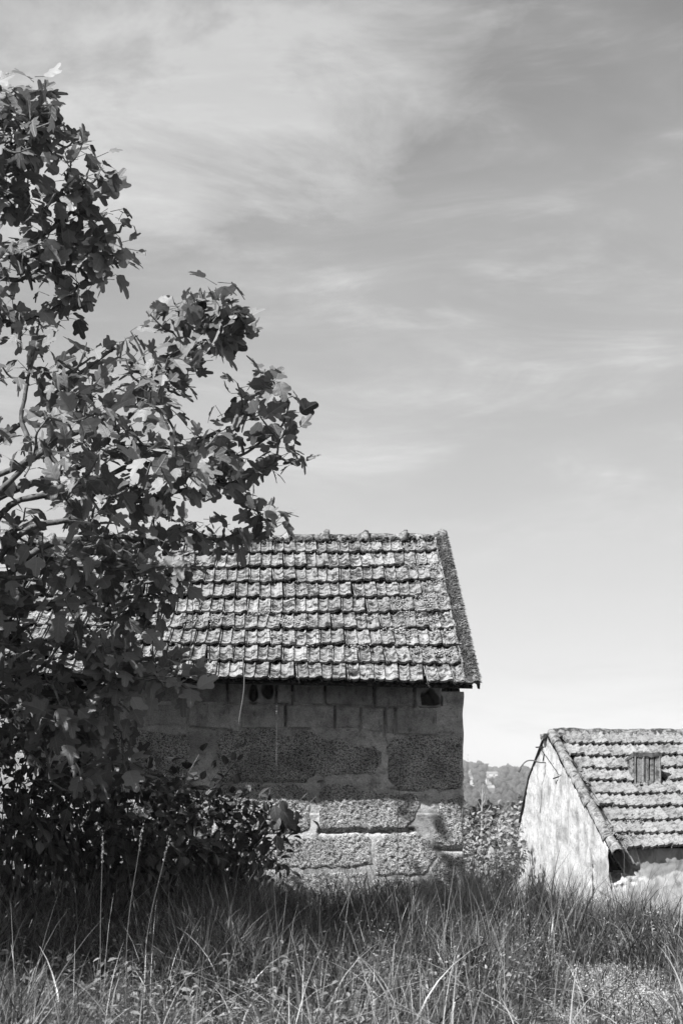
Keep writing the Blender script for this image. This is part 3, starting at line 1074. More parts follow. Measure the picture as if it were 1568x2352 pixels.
va, vb = roof_pt(0, 0), None
# roof vent position on the slope
def roof2_from_px(px, py):
    best = None
    for v in np.linspace(0, 1, 120):
        Y = RY + (-0.10 - RY) * v
        X, Z = loc2_front(px, py, Y)
        e = abs(roof2_pt(X, v)[2] - Z0 + 0.03 - Z)
        if best is None or e < best[0]:
            best = (e, X, v)
    return best[1], best[2]
VX0, VV0 = roof2_from_px(1452, 1799)
VX1, VV1 = roof2_from_px(1517, 1799)
lay(9, 17, lambda r: 0.17 + (0 if r % 2 else TW2 / 2 - 0.05), roof2_pt, TW2, TM2, roof2, 'roof_tile', 3.6, jit=0.9,
    skip=lambda r, c, X: (abs((r + 0.5) / 9 - VV0 + 0.07) < 0.075 and VX0 + 0.02 < X < VX1 + 0.02))
RM2 = [barrel('ridge_tile', 0.52, 0.085, 0.094, M_RIDGE, 150 + k, 190, 10, 9, 0.015, 0.0, 0.008) for k in range(3)]
for k in range(8):
    X = -0.02 + 0.47 * k
    p = roof2_pt(X, 0) + np.array((0, 0, -0.01 + rr.uniform(-.012, .012)))
    p2 = roof2_pt(X + 0.47, 0) + np.array((0, 0, -0.01 + rr.uniform(-.01, .01)))
    inst('ridge_tile', RM2[k % 3], roof2, frame(p2, np.array((0, 1, 0)), p2 - p))
# rough mortar bedding below the ridge tiles
V = []
xs = np.linspace(0.1, 3.6, 110)
for j, v in enumerate((0.0, 0.025, 0.05, 0.075)):
    for X in xs:
        w = 0.6 + 0.55 * float(vnoise(np.array((X * 4.1, 2.0, 0.0)), 3))
        V.append(roof2_pt(X, v * w * 1.25) + (0, 0, 0.075 - 0.018 * j + 0.012 * float(fbm(np.array((X * 9, j * 2.0, 1.0)), 2, 5))))
nx = len(xs)
mk('mortar_bed', V, np.array([(j * nx + i, (j + 1) * nx + i, (j + 1) * nx + i + 1, j * nx + i + 1) for j in range(3) for i in range(nx - 1)]), M_RIDGE, roof2, True)
VB = [barrel('verge_tile', 0.38, 0.062, 0.078, M_VERGE2, 170 + k, 215, 11, 9, 0.016, 0.0, 0.006) for k in range(4)]
NV = 11
for k in range(NV):
    v0, v1 = k / NV, (k + 1) / NV
    p, e = roof2_pt(0.07, v0), roof2_pt(0.07, v1)
    p = p + (rr.gauss(0, .005), 0, 0.012 + rr.uniform(-.006, .006))
    inst('verge_tile', VB[k % 4], roof2, frame(p, np.array((1, 0, 0)), p - (e + (0, 0, 0.012))) @ Matrix.Rotation(R(2.6 + rr.gauss(0, .6)), 4, 'X') @ Matrix.Rotation(R(rr.gauss(0, 1.5)), 4, 'Z'))

# the little vent on the slope: two tiles stood on edge under a slab
p0, p1 = roof2_pt(VX0, VV0), roof2_pt(VX1, VV1)
H = 0.49
wv_ = VX1 - VX0
fz = min(p0[2], p1[2]) - 0.02
fy = (p0[1] + p1[1]) / 2
for x0, x1 in ((VX0, VX0 + .03), (VX1 - .03, VX1)):
    vent = MB()
    vent.add([(x0, fy, fz), (x0, fy, fz + H), (x0, fy + 0.30, fz + H * .78), (x1, fy, fz), (x1, fy, fz + H), (x1, fy + .30, fz + H * .78)], [(0, 1, 2), (3, 5, 4), (0, 3, 4, 1), (1, 4, 5, 2), (0, 2, 5, 3)])
    vent.build('vent_cheek', M_RIDGE, roof2)
pr = [(0, .03), (.05, .034), (.08, .0), (.11, .0), (.13, .02), (.30, .018), (.33, .032), (.37, .032), (.385, .0), (.42, .0), (.45, .018), (.55, .014), (.565, -.03), (.61, -.03), (.625, .016), (.70, .02), (.735, .02), (.75, -.012), (.785, -.012), (.80, .018), (.93, .016), (.95, .032), (1, .03)]
mb = MB()
n = len(pr)
Vf = []
for kz in range(6):
    for u, h in pr:
        Vf.append((VX0 + 0.004 + u * (wv_ - 0.008), fy - 0.012 - h + 0.003 * float(vnoise(np.array((u * 20, kz * 1.3, 0.0)), 9)), fz + 0.02 + (H - 0.03) * kz / 5))
mb.add(Vf, [(k * n + i, k * n + i + 1, (k + 1) * n + i + 1, (k + 1) * n + i) for k in range(5) for i in range(n - 1)])
mb.build('vent_face', M_TILE2, roof2)['label'] = 'upright ribbed tile face of the small roof vent'
mb = MB()
xs_ = np.linspace(VX0 - 0.008, VX1 + 0.008, 9)
lo_, hi_ = [], []
for i, x in enumerate(xs_):
    w = 0.008 * math.sin(i * 2.1) + 0.006 * math.sin(i * 4.7)
    lo_ += [(x, fy - 0.045, fz + H - 0.07 + w), (x, fy + 0.30, fz + H * .74)]
    hi_ += [(x, fy - 0.05, fz + H - 0.012 + w * .5), (x, fy + 0.31, fz + H * .80)]
Vv = lo_ + hi_
m9 = 18
fc = []
for i in range(8):
    a = 2 * i
    fc += [(a, a + 1, a + 3, a + 2), (m9 + a, m9 + a + 2, m9 + a + 3, m9 + a + 1), (a, a + 2, m9 + a + 2, m9 + a), (a + 1, m9 + a + 1, m9 + a + 3, a + 3)]
fc += [(0, m9, m9 + 1, 1), (16, 17, m9 + 17, m9 + 16)]
mb.add(Vv, fc)
mb.build('vent_slab', m_plain('dark_slab', 0.06, 0.22, 18), roof2)
g = np.random.default_rng(33)
PT = [np.array((g.uniform(VX0 - .03, VX1 + .12), fy - 0.03 - abs(g.normal(0, .03)), fz + g.uniform(-0.02, 0.045))) for k in range(90)]
blobs('rubble_bed', PT, g.uniform(0.012, 0.036, 90), M_RIDGE, roof2, 0.7, 4, False)

# plants and moss on the lower left corner of that roof
PT, RD = [], []
for x, y, n, s in [(1255, 720, 90, .07), (1180, 780, 90, .08), (1110, 790, 80, .07), (1240, 690, 50, .05), (1080, 760, 40, .05), (1330, 690, 30, .07), (1200, 830, 60, .09), (1300, 470, 40, .1), (1500, 530, 30, .1), (1100, 600, 12, .05), (930, 410, 14, .03), (960, 480, 14, .03)]:
    X, v = roof2_from_px((1600 + x / 1.742) * .6272, (2600 + y / 1.742) * .6272)
    for k in range(n):
        xx, vv = X + g.normal(0, s), v + g.normal(0, 0.012)
        if 0.12 < xx and 0 < vv < 1.0:
            PT.append(roof2_pt(xx, vv) + (0, 0, 0.05 + g.uniform(-.01, .02)))
            RD.append(g.uniform(0.007, 0.019))
blobs('stonecrop', PT, np.array(RD), m_moss('grey_moss', 0.12, 0.5), roof2, 0.7, 6, False)

# pipe and wires on the gable
def gp(px, py, X):
    Y, Z = loc2_gable(px, py)
    return np.array((X, Y, Z + Z0))
Ya, Za = loc2_gable(1254, 1752)
pp = catmull([(0.03, Ya, Za + Z0), (-0.10, Ya - 0.01, Za + Z0 + 0.0), (-0.20, Ya, Za + Z0 + .03), (-0.29, Ya + 0.02, Za + Z0 + 0.02), (-0.36, Ya + .04, Za + Z0 - 0.05), (-0.405, Ya + .05, Za + Z0 - 0.14)], 5)
rp = np.full(len(pp), 0.0095)
rp[-4:] = 0.018
V, Fc = tube(pp, rp, 8)
po = mk('bent_pipe', V, Fc, M_PIPE, white, True)
po['label'] = 'bent conduit sticking out of the gable below the ridge'
wp = [gp(1243, 1716, -0.03), gp(1262, 1745, -0.02), gp(1280, 1770, -0.02), gp(1290, 1781, -0.02)]
for v in (0.46, 0.55, 0.66, 0.78, 0.88):
    wp.append(roof2_pt(0.17 + 0.01 * math.sin(v * 30), v) + (0, 0, 0.062))
V, Fc = tube(catmull(wp, 5), 0.0035, 5)
mk('wire', V, Fc, M_CABLE, white)
for (ax, ay), (bx, by) in (((1238, 1717), (1252, 1716)), ((1278, 1789), (1289, 1781))):
    V, Fc = tube([gp(ax, ay, -0.05), gp(bx, by, 0.02)], 0.010, 6)
    mk('wire_bracket', V, Fc, M_CABLE, white)
V, Fc = tube([gp(1248, 1750, -0.012), gp(1250, 1742, -0.014), gp(1251, 1733, -0.012)], [0.004, .012, .008], 5)
mk('iron_hook', V, Fc, M_CABLE, white)

# ------------------------------------------------------------------ leaves
def lobed_leaf(seed, lobes=5, deep=0.55, k=36):
    """fig leaf, unit length, stalk at the origin, tip along +y; returns verts, tris, uv"""
    g = random.Random(seed)
    cx_, cy_0 = 0.0, 0.36
    ang = [90 + a + g.uniform(-6, 6) for a in ((-110, -53, 0, 53, 110) if lobes == 5 else (-75, 0, 75))]
    ln = [0.36, 0.50, 0.64, 0.50, 0.36] if lobes == 5 else [0.46, 0.64, 0.46]
    ln = [x * g.uniform(0.9, 1.1) for x in ln]
    wd = [24, 21, 22, 21, 24] if lobes == 5 else [34, 30, 34]
    core = 0.41 - 0.13 * deep
    V, U = [(0, cy_0)], []
    for ring, f in ((0, 0.55), (1, 1.0)):
        for i in range(k):
            t = 360.0 * i / k - 90
            r = core
            for a, l, w in zip(ang, ln, wd):
                d = (t - a + 180) % 360 - 180
                r = max(r, l * math.exp(-(abs(d) / (w * 1.2)) ** 3.2))
            if abs((t + 90 + 180) % 360 - 180) < 8:
                r = 0.34
            r *= 1 + 0.012 * math.sin(i * 1.3 + seed)
            rr2 = r * f
            V.append((math.cos(math.radians(t)) * rr2, cy_0 + math.sin(math.radians(t)) * rr2))
    V = np.array(V)
    uv = V.copy()
    fold, droop, roll = g.uniform(0.15, 0.5), g.uniform(0.10, 0.45), g.uniform(-.12, .12)
    z = fold * np.abs(V[:, 0]) ** 1.25 - droop * np.clip(V[:, 1], 0, 2) ** 2 * 0.8 + roll * V[:, 0]
    z = z - g.uniform(0.2, 0.9) * np.abs(V[:, 0]) ** 2
    z = z + 0.02 * np.sin(V[:, 1] * 21 + seed) * np.abs(V[:, 0]) * 2
    V3 = np.column_stack((V, z))
    T = [(0, 1 + i, 1 + (i + 1) % k) for i in range(k)]
    for i in range(k):
        a, b = 1 + i, 1 + (i + 1) % k
        c, d = 1 + k + i, 1 + k + (i + 1) % k
        T += [(a, c, d), (a, d, b)]
    return V3, np.array(T), uv

def oval_leaf(seed, wide=0.3, k=4):
    g = random.Random(seed)
    ys_ = np.linspace(0, 1, k + 2)
    V = [(0, 0, 0)]
    for y in ys_[1:-1]:
        w = wide * math.sin(math.pi * y ** 0.8) * g.uniform(0.9, 1.1)
        zc = -0.25 * y * y
        V += [(-w, y, zc + 0.25 * w), (0, y, zc), (w, y, zc + 0.25 * w)]
    V.append((0, 1, -0.28))
    T = [(0, 2, 1), (0, 3, 2)]
    for j in range(k - 1):
        a = 1 + 3 * j
        T += [(a, a + 1, a + 4), (a, a + 4, a + 3), (a + 1, a + 2, a + 5), (a + 1, a + 5, a + 4)]
    a = 1 + 3 * (k - 1)
    T += [(a, a + 1, len(V) - 1), (a + 1, a + 2, len(V) - 1)]
    V = np.array(V)
    return V, np.array(T), V[:, :2].copy()

def basis(y, n):
    """rows of frames with leaf length along y and face normal near n"""
    y = y / np.linalg.norm(y, axis=1)[:, None]
    n = n - y * (n * y).sum(1)[:, None]
    n = n / (np.linalg.norm(n, axis=1)[:, None] + 1e-9)
    x = np.cross(y, n)
    return np.stack((x, y, n), 2)          # columns are the axes

def scatter_leaves(name, protos, pos, yd, nd, size, which, mat, parent, shade, kind='stuff'):
    B = basis(yd, nd)
    Vs, Ts, Us, Cs, off = [], [], [], [], 0
    for k, (V, T, U) in enumerate(protos):
        idx = np.where(which == k)[0]
        if len(idx) == 0:
            continue
        W = np.einsum('nij,vj->nvi', B[idx], V) * size[idx][:, None, None] + pos[idx][:, None, :]
        m = len(V)
        Vs.append(W.reshape(-1, 3))
        Ts.append((T[None] + off + m * np.arange(len(idx))[:, None, None]).reshape(-1, 3))
        Us.append(np.tile(U, (len(idx), 1)))
        Cs.append(np.repeat(shade[idx], m))
        off += m * len(idx)
    return mk(name, np.concatenate(Vs), np.concatenate(Ts), mat, parent, True, kind, np.concatenate(Cs), np.concatenate(Us))

# ------------------------------------------------------------------ fig tree
g = np.random.default_rng(5)
TB = np.array((-3.3, 9.7, 0.2))
fig = empty('fig_tree', TB)
tag(fig, 'big fig tree with lobed leaves reaching over the mossy roof', 'tree')
def rel(p):
    return np.asarray(p, float) - TB

def B_(pts, d0, d1):
    """a limb drawn through pixels, its depth running from d0 to d1"""
    ds = np.linspace(d0, d1, len(pts))
    return np.array([P(x, y, d) for (x, y), d in zip(pts, ds)])
fork = [np.array((-3.25, 9.75, 1.0)), np.array((-3.0, 10.0, 2.0)), np.array((-3.2, 9.6, 3.2)), np.array((-2.9, 10.1, 4.2))]
LIMBS = [
    (fork[3], B_([(-60, 640), (0, 642), (51, 640), (110, 603), (150, 570)], 9.8, 9.9)),
    (fork[3], B_([(-50, 760), (0, 743), (97, 723), (143, 695), (184, 654), (225, 610)], 9.9, 10.0)),
    (fork[3], B_([(-60, 600), (60, 560), (106, 534), (138, 511), (175, 470), (200, 430)], 9.8, 9.9)),
    (fork[3], B_([(-30, 610), (60, 590), (147, 571), (207, 548), (276, 532)], 10.0, 10.2)),
    (fork[3], B_([(-90, 520), (-30, 430), (20, 380), (60, 300), (80, 240)], 9.6, 9.8)),
    (fork[3], B_([(-140, 480), (-110, 330), (-60, 230), (0, 200)], 9.3, 9.5)),
    (fork[2], B_([(-40, 1160), (80, 1050), (152, 1001), (207, 983), (248, 950), (294, 914), (340, 877), (414, 826), (480, 775), (500, 720)], 9.6, 9.9)),
    (fork[2], B_([(20, 1130), (160, 1080), (250, 1040), (322, 1024), (414, 1029), (483, 1001), (543, 964), (570, 923), (620, 890)], 9.8, 10.4)),
    (fork[1], B_([(0, 1180), (150, 1130), (313, 1070), (437, 1070), (515, 1056), (566, 1038), (620, 1000)], 9.8, 10.2)),
    (fork[1], B_([(40, 1230), (180, 1190), (313, 1148), (368, 1139), (460, 1116), (534, 1107), (600, 1075)], 9.7, 10.0)),
    (fork[1], B_([(60, 1280), (180, 1240), (271, 1231), (322, 1240), (414, 1217), (500, 1240), (557, 1217), (610, 1190)], 9.7, 10.0)),
    (fork[1], B_([(-20, 1480), (90, 1520), (163, 1551), (246, 1556), (383, 1560), (440, 1590)], 9.5, 9.4)),
    (fork[1], B_([(-20, 1420), (120, 1390), (230, 1380), (330, 1370), (400, 1340)], 9.6, 9.7)),
    (fork[2], B_([(60, 1060), (52, 960), (60, 880), (80, 800)], 9.6, 9.7)),
    (fork[2], B_([(0, 1010), (90, 930), (180, 860), (260, 800)], 10.1, 10.3)),
    (fork[1], B_([(-60, 1330), (40, 1330), (150, 1300), (300, 1310), (400, 1290)], 9.2, 9.2)),
    (fork[2], np.array([(-3.0, 9.0, 3.8), (-2.8, 8.2, 4.3), (-2.9, 7.4, 4.6)])),
    (fork[2], np.array([(-3.8, 9.2, 3.8), (-4.3, 8.7, 4.4), (-4.9, 8.3, 4.8)])),
    (fork[1], np.array([(-3.3, 9.0, 2.6), (-3.1, 8.0, 3.0), (-2.9, 7.0, 3.1)])),
    (fork[3], np.array([(-3.8, 10.0, 5.0), (-4.4, 10.3, 5.7)])),
    (fork[3], np.array([(-3.3, 9.2, 5.2), (-3.4, 8.6, 6.0)])),
]
V, Fc = tube(rel(catmull([TB + (0.1, 0, -0.3), fork[0], fork[1], fork[2], fork[3]], 5)), np.linspace(0.17, 0.06, 21), 9)
mk('trunk', V, Fc, M_BARK, fig, True)
NODES = []
for f0, lb in LIMBS:
    mid = (f0 + lb[0]) / 2 + g.normal(0, 0.08, 3)
    c = catmull(np.vstack((f0, mid, lb)), 6)
    c = c + 0.012 * np.stack([fbm(c * 6, 2, 31 + k) for k in range(3)], -1)
    L = len(c)
    rad = np.linspace(0.025, 0.009, L) * (1 + 0.22 * vnoise(c * 22, 3))
    V, Fc = tube(rel(c), rad, 7)
    mk('branch', V, Fc, M_BARK, fig, True)
    NODES.append(c[4:])
NODES = np.concatenate(NODES)

SIL = [np.array([(-60, 150), (20, 195), (60, 205), (120, 245), (205, 325), (215, 420), (240, 480), (285, 535), (285, 585), (240, 640), (225, 720), (160, 770), (165, 800), (230, 800), (285, 760), (345, 715), (420, 690), (500, 660), (550, 740), (545, 810), (520, 850), (600, 870), (670, 920), (670, 975), (630, 1000), (630, 1060), (580, 1085), (595, 1150), (635, 1205), (590, 1235), (500, 1240), (430, 1280), (410, 1350), (380, 1400), (410, 1500), (460, 1540), (470, 1590), (430, 1615), (280, 1620), (250, 1700), (-60, 1760)], float)]
GAPS = [(40, 800, 30), (110, 690, 26), (290, 960, 20), (520, 930, 24), (180, 960, 16), (450, 900, 16), (110, 470, 14), (60, 420, 14), (150, 400, 12), (200, 600, 16), (90, 880, 18), (360, 1095, 16), (250, 1120, 14), (160, 1170, 14), (560, 1010, 12), (430, 760, 14), (170, 745, 45), (300, 690, 50), (60, 690, 30), (560, 890, 30), (420, 960, 26), (340, 1000, 22), (385, 1050, 20), (470, 1080, 16), (300, 880, 16), (240, 900, 16), (20, 930, 30), (460, 1165, 28), (420, 1190, 18), (300, 1215, 18), (560, 1140, 22), (520, 1190, 20), (120, 640, 20), (40, 690, 24), (190, 620, 16), (240, 1310, 14), (330, 1340, 18), (370, 1480, 20)]
tips = []
for f0, lb in LIMBS[:16]:
    for k in range(2, len(lb)):
        tips.append(lb[k] + g.normal(0, 0.03, 3))
        tips.append(lb[k] + np.array((g.normal(0, .14), g.normal(0, .2), g.normal(0.03, .12))))
for x, y in [(490, 672), (505, 700), (540, 745), (548, 780), (430, 700), (400, 695), (345, 722), (300, 760), (460, 720), (520, 720), (630, 885), (665, 925), (668, 960), (600, 880), (545, 880), (640, 1010), (640, 1050), (600, 1190), (630, 1210), (585, 1150), (560, 1100), (275, 545), (290, 570), (215, 350), (225, 400), (130, 240), (200, 320)]:
    tips.append(P(x, y, 9.9 + g.normal(0, .08)))
while len(tips) < 385:
    x, y = g.uniform(-60, 680), g.uniform(160, 1760)
    sd_ = float(sdist(np.array([x]), np.array([y]), SIL[0])[0])
    if sd_ < 8:
        continue
    if any(math.hypot(x - a, y - b) < r * 1.25 + 12 for a, b, r in GAPS):
        continue
    # the crown is thin towards the tips and thick and dense inside
    core = sstep(0, 230, sd_)
    keep = 0.62 + 0.38 * core
    if y > 1150 and x < 380:
        keep = 1.0
    if g.uniform() > keep:
        continue
    th = 0.12 + 1.1 * core
    tips.append(P(x, y, 9.85 + g.uniform(-th, 0.55 * th)))
for k in range(28):
    x, y = g.uniform(-20, 210), g.uniform(230, 600)
    if float(sdist(np.array([x]), np.array([y]), SIL[0])[0]) > 15:
        tips.append(P(x, y, 9.85 + g.uniform(-.5, .5)))
for k in range(60):
    tips.append(P(g.uniform(-40, 330), g.uniform(1420, 1800), 9.9 + g.uniform(-.7, .9)))
tips = np.array(tips)
# unseen part of the crown, stretched and trimmed to shade grass and lower leaves
out = []
while len(out) < 430:
    p = np.array((-3.5, 7.7, 3.7)) + g.uniform(-1, 1, 3) * np.array((2.3, 3.9, 3.0))
    q = (p - np.array((-3.5, 7.7, 3.7))) / np.array((2.3, 3.9, 3.0))
    if q @ q > 1 or p[0] / p[1] * F + 784 > -120 or p[1] < 6.8 or (p[2] > 5.2 and p[0] > -3.4) or p[2] < 1.0 or (p[1] < 9.4 and p[2] > (min(6.0, 3.0 + 1.72 * (9.8 - p[1])) if p[1] > 7 else 3.0 + (p[1] - 4.5) * 1.1)):
        continue
    out.append(p)
ALLT = np.vstack((tips, out))
# twigs from the nearest limb, more or less towards the tip
tw = MB()
LP, LY, LN, LS, LT = [], [], [], [], []
grown = NODES.copy()
order = np.argsort([np.min(np.linalg.norm(NODES - t, axis=1)) for t in ALLT])
hub = np.array((-3.0, 9.9, 3.2))
for oi_ in order:
    t = ALLT[oi_]
    d = np.linalg.norm(grown - t, axis=1) + 0.25 * np.maximum(0, np.linalg.norm(grown - hub, axis=1) - np.linalg.norm(t - hub))
    b = grown[np.argmin(d)]
    mid = (b + t) / 2 + np.array((0, 0, -0.10 * np.linalg.norm(t - b))) + g.normal(0, 0.02, 3)
    c = catmull([b, mid, t], 3)
    tw.tube(rel(c), np.linspace(0.010, 0.0055, len(c)), 5)
    grown = np.vstack((grown, c[2:]))
    dirn = c[-1] - c[-2]
    dirn /= np.linalg.norm(dirn)
    inframe = oi_ < len(tips)
    nl = g.integers(4, 8) if inframe else g.integers(5, 9)
    a0 = g.uniform(0, 6.28)
    for k in range(nl):
        a = a0 + k * 2.4
        rad = np.array((math.cos(a), math.sin(a), g.uniform(-0.2, 0.5)))
        rad = rad - dirn * (rad @ dirn) * 0.6
        rad /= np.linalg.norm(rad)
        q0 = t - dirn * 0.035 * k
        pet = q0 + rad * g.uniform(0.04, 0.10) + np.array((0, 0, 0.01))
        tw.tube(rel([q0, pet]), [0.0028, 0.002], 3)
        yd = rad * 0.75 + dirn * g.uniform(0.0, 0.6) + np.array((0, 0, -g.uniform(-0.55, 1.4))) + g.normal(0, 0.18, 3)
        nd = np.array((0.0, -0.15, 0.55)) + rad * 0.55 + g.normal(0, 0.28, 3)
        LP.append(pet); LY.append(yd); LN.append(nd)
        LS.append(g.uniform(0.085, 0.18) * (1.0 if inframe else 1.6))  # unseen leaves enlarged for denser shade
        LT.append(g.integers(0, 6))
tw.build('twigs', M_TWIG, fig, False, 'stuff')
FIGP = [lobed_leaf(3 + k, 5 if k < 4 else 3, [0.9, 0.7, 0.5, 1.0, .4, .6][k]) for k in range(6)]
LP, LY, LN, LS, LT = map(np.array, (LP, LY, LN, LS, LT))
SHD = g.uniform(0, 1, len(LP))
# the leaves that show largest are parts of their own
cen = LP + LY / np.linalg.norm(LY, axis=1)[:, None] * LS[:, None] * 0.45
px_ = 784 + cen[:, 0] / cen[:, 1] * F
py_ = HY - (cen[:, 2] - EYE) / cen[:, 1] * F
cell = {}
for i in np.argsort(cen[:, 1]):
    if not (0 < px_[i] < 1568 and 0 < py_[i] < 2352):
        continue
    k = (int(px_[i] // 26), int(py_[i] // 26))
    if k not in cell:
        cell[k] = i
cand = sorted(cell.values(), key=lambda i: -LS[i] / cen[i, 1])
own = set(cand[:300])
LMESH = [mk_mesh('leaf', Vv, T, M_FIG, True, np.zeros(len(Vv)), U) for Vv, T, U in FIGP]
BB = basis(LY, LN)
for i in sorted(own):
    M = Matrix.Identity(4)
    for r in range(3):
        for c in range(3):
            M[r][c] = BB[i][r, c] * LS[i]
        M[r][3] = (LP[i] - TB)[r]
    inst('leaf', LMESH[LT[i]], fig, M)
rest = np.array([i for i in range(len(LP)) if i not in own])
scatter_leaves('foliage', FIGP, LP[rest] - TB, LY[rest], LN[rest], LS[rest], LT[rest], M_FIG, fig, SHD[rest])

# ------------------------------------------------------------------ brambles and weeds below the tree
OVP = [oval_leaf(60 + k, w) for k, w in enumerate((0.28, 0.34, 0.24, 0.38))]
def bush(name, label, cat, center, radii, n, size, mat, seed, nstem=14, own_n=0, cut=None, stems_out=0.0, up=0.35, group=None):
    g = np.random.default_rng(seed)
    base = np.array((center[0], center[1], float(terrain(center[0], center[1]))))
    root = empty(name, base)
    tag(root, label, cat, group)
    mbs = MB()
    pos, yd = [], []
    S = []
    for k in range(nstem):
        a = g.uniform(0, 6.28)
        tip = np.array(center) + np.array(radii) * np.array((math.cos(a) * g.uniform(.4, 1.1 + stems_out), math.sin(a) * g.uniform(.3, 1.0), g.uniform(0.0, 1.05)))
        b = base + np.array((g.normal(0, .15) * radii[0], g.normal(0, .15) * radii[1], -0.05))
        mid = (b + tip) / 2 + np.array((0, 0, 0.25 * radii[2]))
        c = catmull([b, mid, tip], 6)
        S.append(c)
        mbs.tube(c - base, np.linspace(0.012, 0.003, len(c)), 5)
    mbs.build('stems', M_TWIG, root, False, 'stuff')
    S = np.concatenate(S)
    k = 0
    while len(pos) < n:
        if g.uniform() < 0.45:
            p = S[g.integers(0, len(S))] + g.normal(0, 0.05, 3)
        else:
            u = g.normal(size=3)
            u /= np.linalg.norm(u)
            p = np.array(center) + np.array(radii) * u * g.uniform(0.35, 1.0) ** 0.5
            f = float(fbm(p * 3.1, 2, seed))
            if f < -0.15:
                continue
        if p[2] < base[2] - 0.02 or (cut and cut(p)):
            continue
        pos.append(p)
    pos = np.array(pos)
    outw = (pos - np.array(center)) / np.array(radii)
    yd = outw * 0.6 + g.normal(0, 0.55, pos.shape) + (0, 0, -0.25)
    nd = outw * 0.5 + g.normal(0, 0.3, pos.shape) + (0, -0.1, 0.8)
    sz = g.uniform(size[0], size[1], n)
    wh = g.integers(0, 4, n)
    own = np.array([], int)
    if own_n:
        vis = pos[:, 1] - 0.6 * sz * 10
        own = np.argsort(vis)[:own_n]
        meshes = [mk_mesh('leaf', V, T, mat, True, np.zeros(len(V)), U) for V, T, U in OVP]
        B = basis(yd, nd)
        for i in own:
            M = Matrix.Identity(4)
            for r in range(3):
                for c in range(3):
                    M[r][c] = B[i][r, c] * sz[i]
                M[r][3] = (pos[i] - base)[r]
            inst('leaf', meshes[wh[i]], root, M)
    rest = np.setdiff1d(np.arange(n), own)
    scatter_leaves('foliage', OVP, (pos - base)[rest], yd[rest], nd[rest], sz[rest], wh[rest], mat, root, g.uniform(0, 1, len(rest)))
    return root
behind_wall = lambda p: (p[1] - O1[1]) - (p[0] - O1[0]) * S1 > -0.06
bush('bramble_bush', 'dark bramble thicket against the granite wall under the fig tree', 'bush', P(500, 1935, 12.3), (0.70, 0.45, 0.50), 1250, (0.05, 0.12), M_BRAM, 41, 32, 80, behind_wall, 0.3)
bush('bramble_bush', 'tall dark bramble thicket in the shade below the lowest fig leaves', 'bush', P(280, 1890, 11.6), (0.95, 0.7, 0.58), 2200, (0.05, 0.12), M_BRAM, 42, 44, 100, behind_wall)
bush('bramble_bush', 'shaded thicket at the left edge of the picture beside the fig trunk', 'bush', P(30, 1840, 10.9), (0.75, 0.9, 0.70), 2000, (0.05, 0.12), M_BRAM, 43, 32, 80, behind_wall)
# a leafy sprig standing clear of the thicket before the sunlit stones
sp = empty('bramble_sprig', P(590, 2040, 12.2) * (1, 1, 0) + (0, 0, 0.3))
tag(sp, 'single bramble shoot with big drooping leaves before the sunlit stones', 'plant')
sb = np.array(sp.location)
c = catmull([sb, P(600, 1960, 12.2), P(625, 1880, 12.15), P(645, 1835, 12.1)], 6)
V, Fc = tube(c - sb, np.linspace(.009, .004, len(c)), 5)
mk('stem', V, Fc, M_TWIG, sp)
lm = [mk_mesh('leaf', V, T, M_BRAM, True, np.zeros(len(V)), U) for V, T, U in [oval_leaf(81, .33), oval_leaf(83, .38)]]
for k, (x, y, s, ax) in enumerate([(628, 1850, .17, .2), (648, 1858, .18, .5), (640, 1875, .15, -.3), (618, 1885, .15, -.7), (655, 1880, .14, .9), (600, 1905, .16, -.5), (632, 1920, .15, .4), (610, 1935, .13, -.2), (650, 1838, .12, .1), (590, 1880, .14, -.9)]):
    B = basis(np.array([(ax, -0.2, -0.75)]), np.array([(ax * .6, -0.8, 0.35)]))[0]
    M = Matrix.Identity(4)
    p = P(x, y, 12.12) - sb
    for r in range(3):
        for cc in range(3):
            M[r][cc] = B[r, cc] * s
        M[r][3] = p[r]
    inst('leaf', lm[k % 2], sp, M)

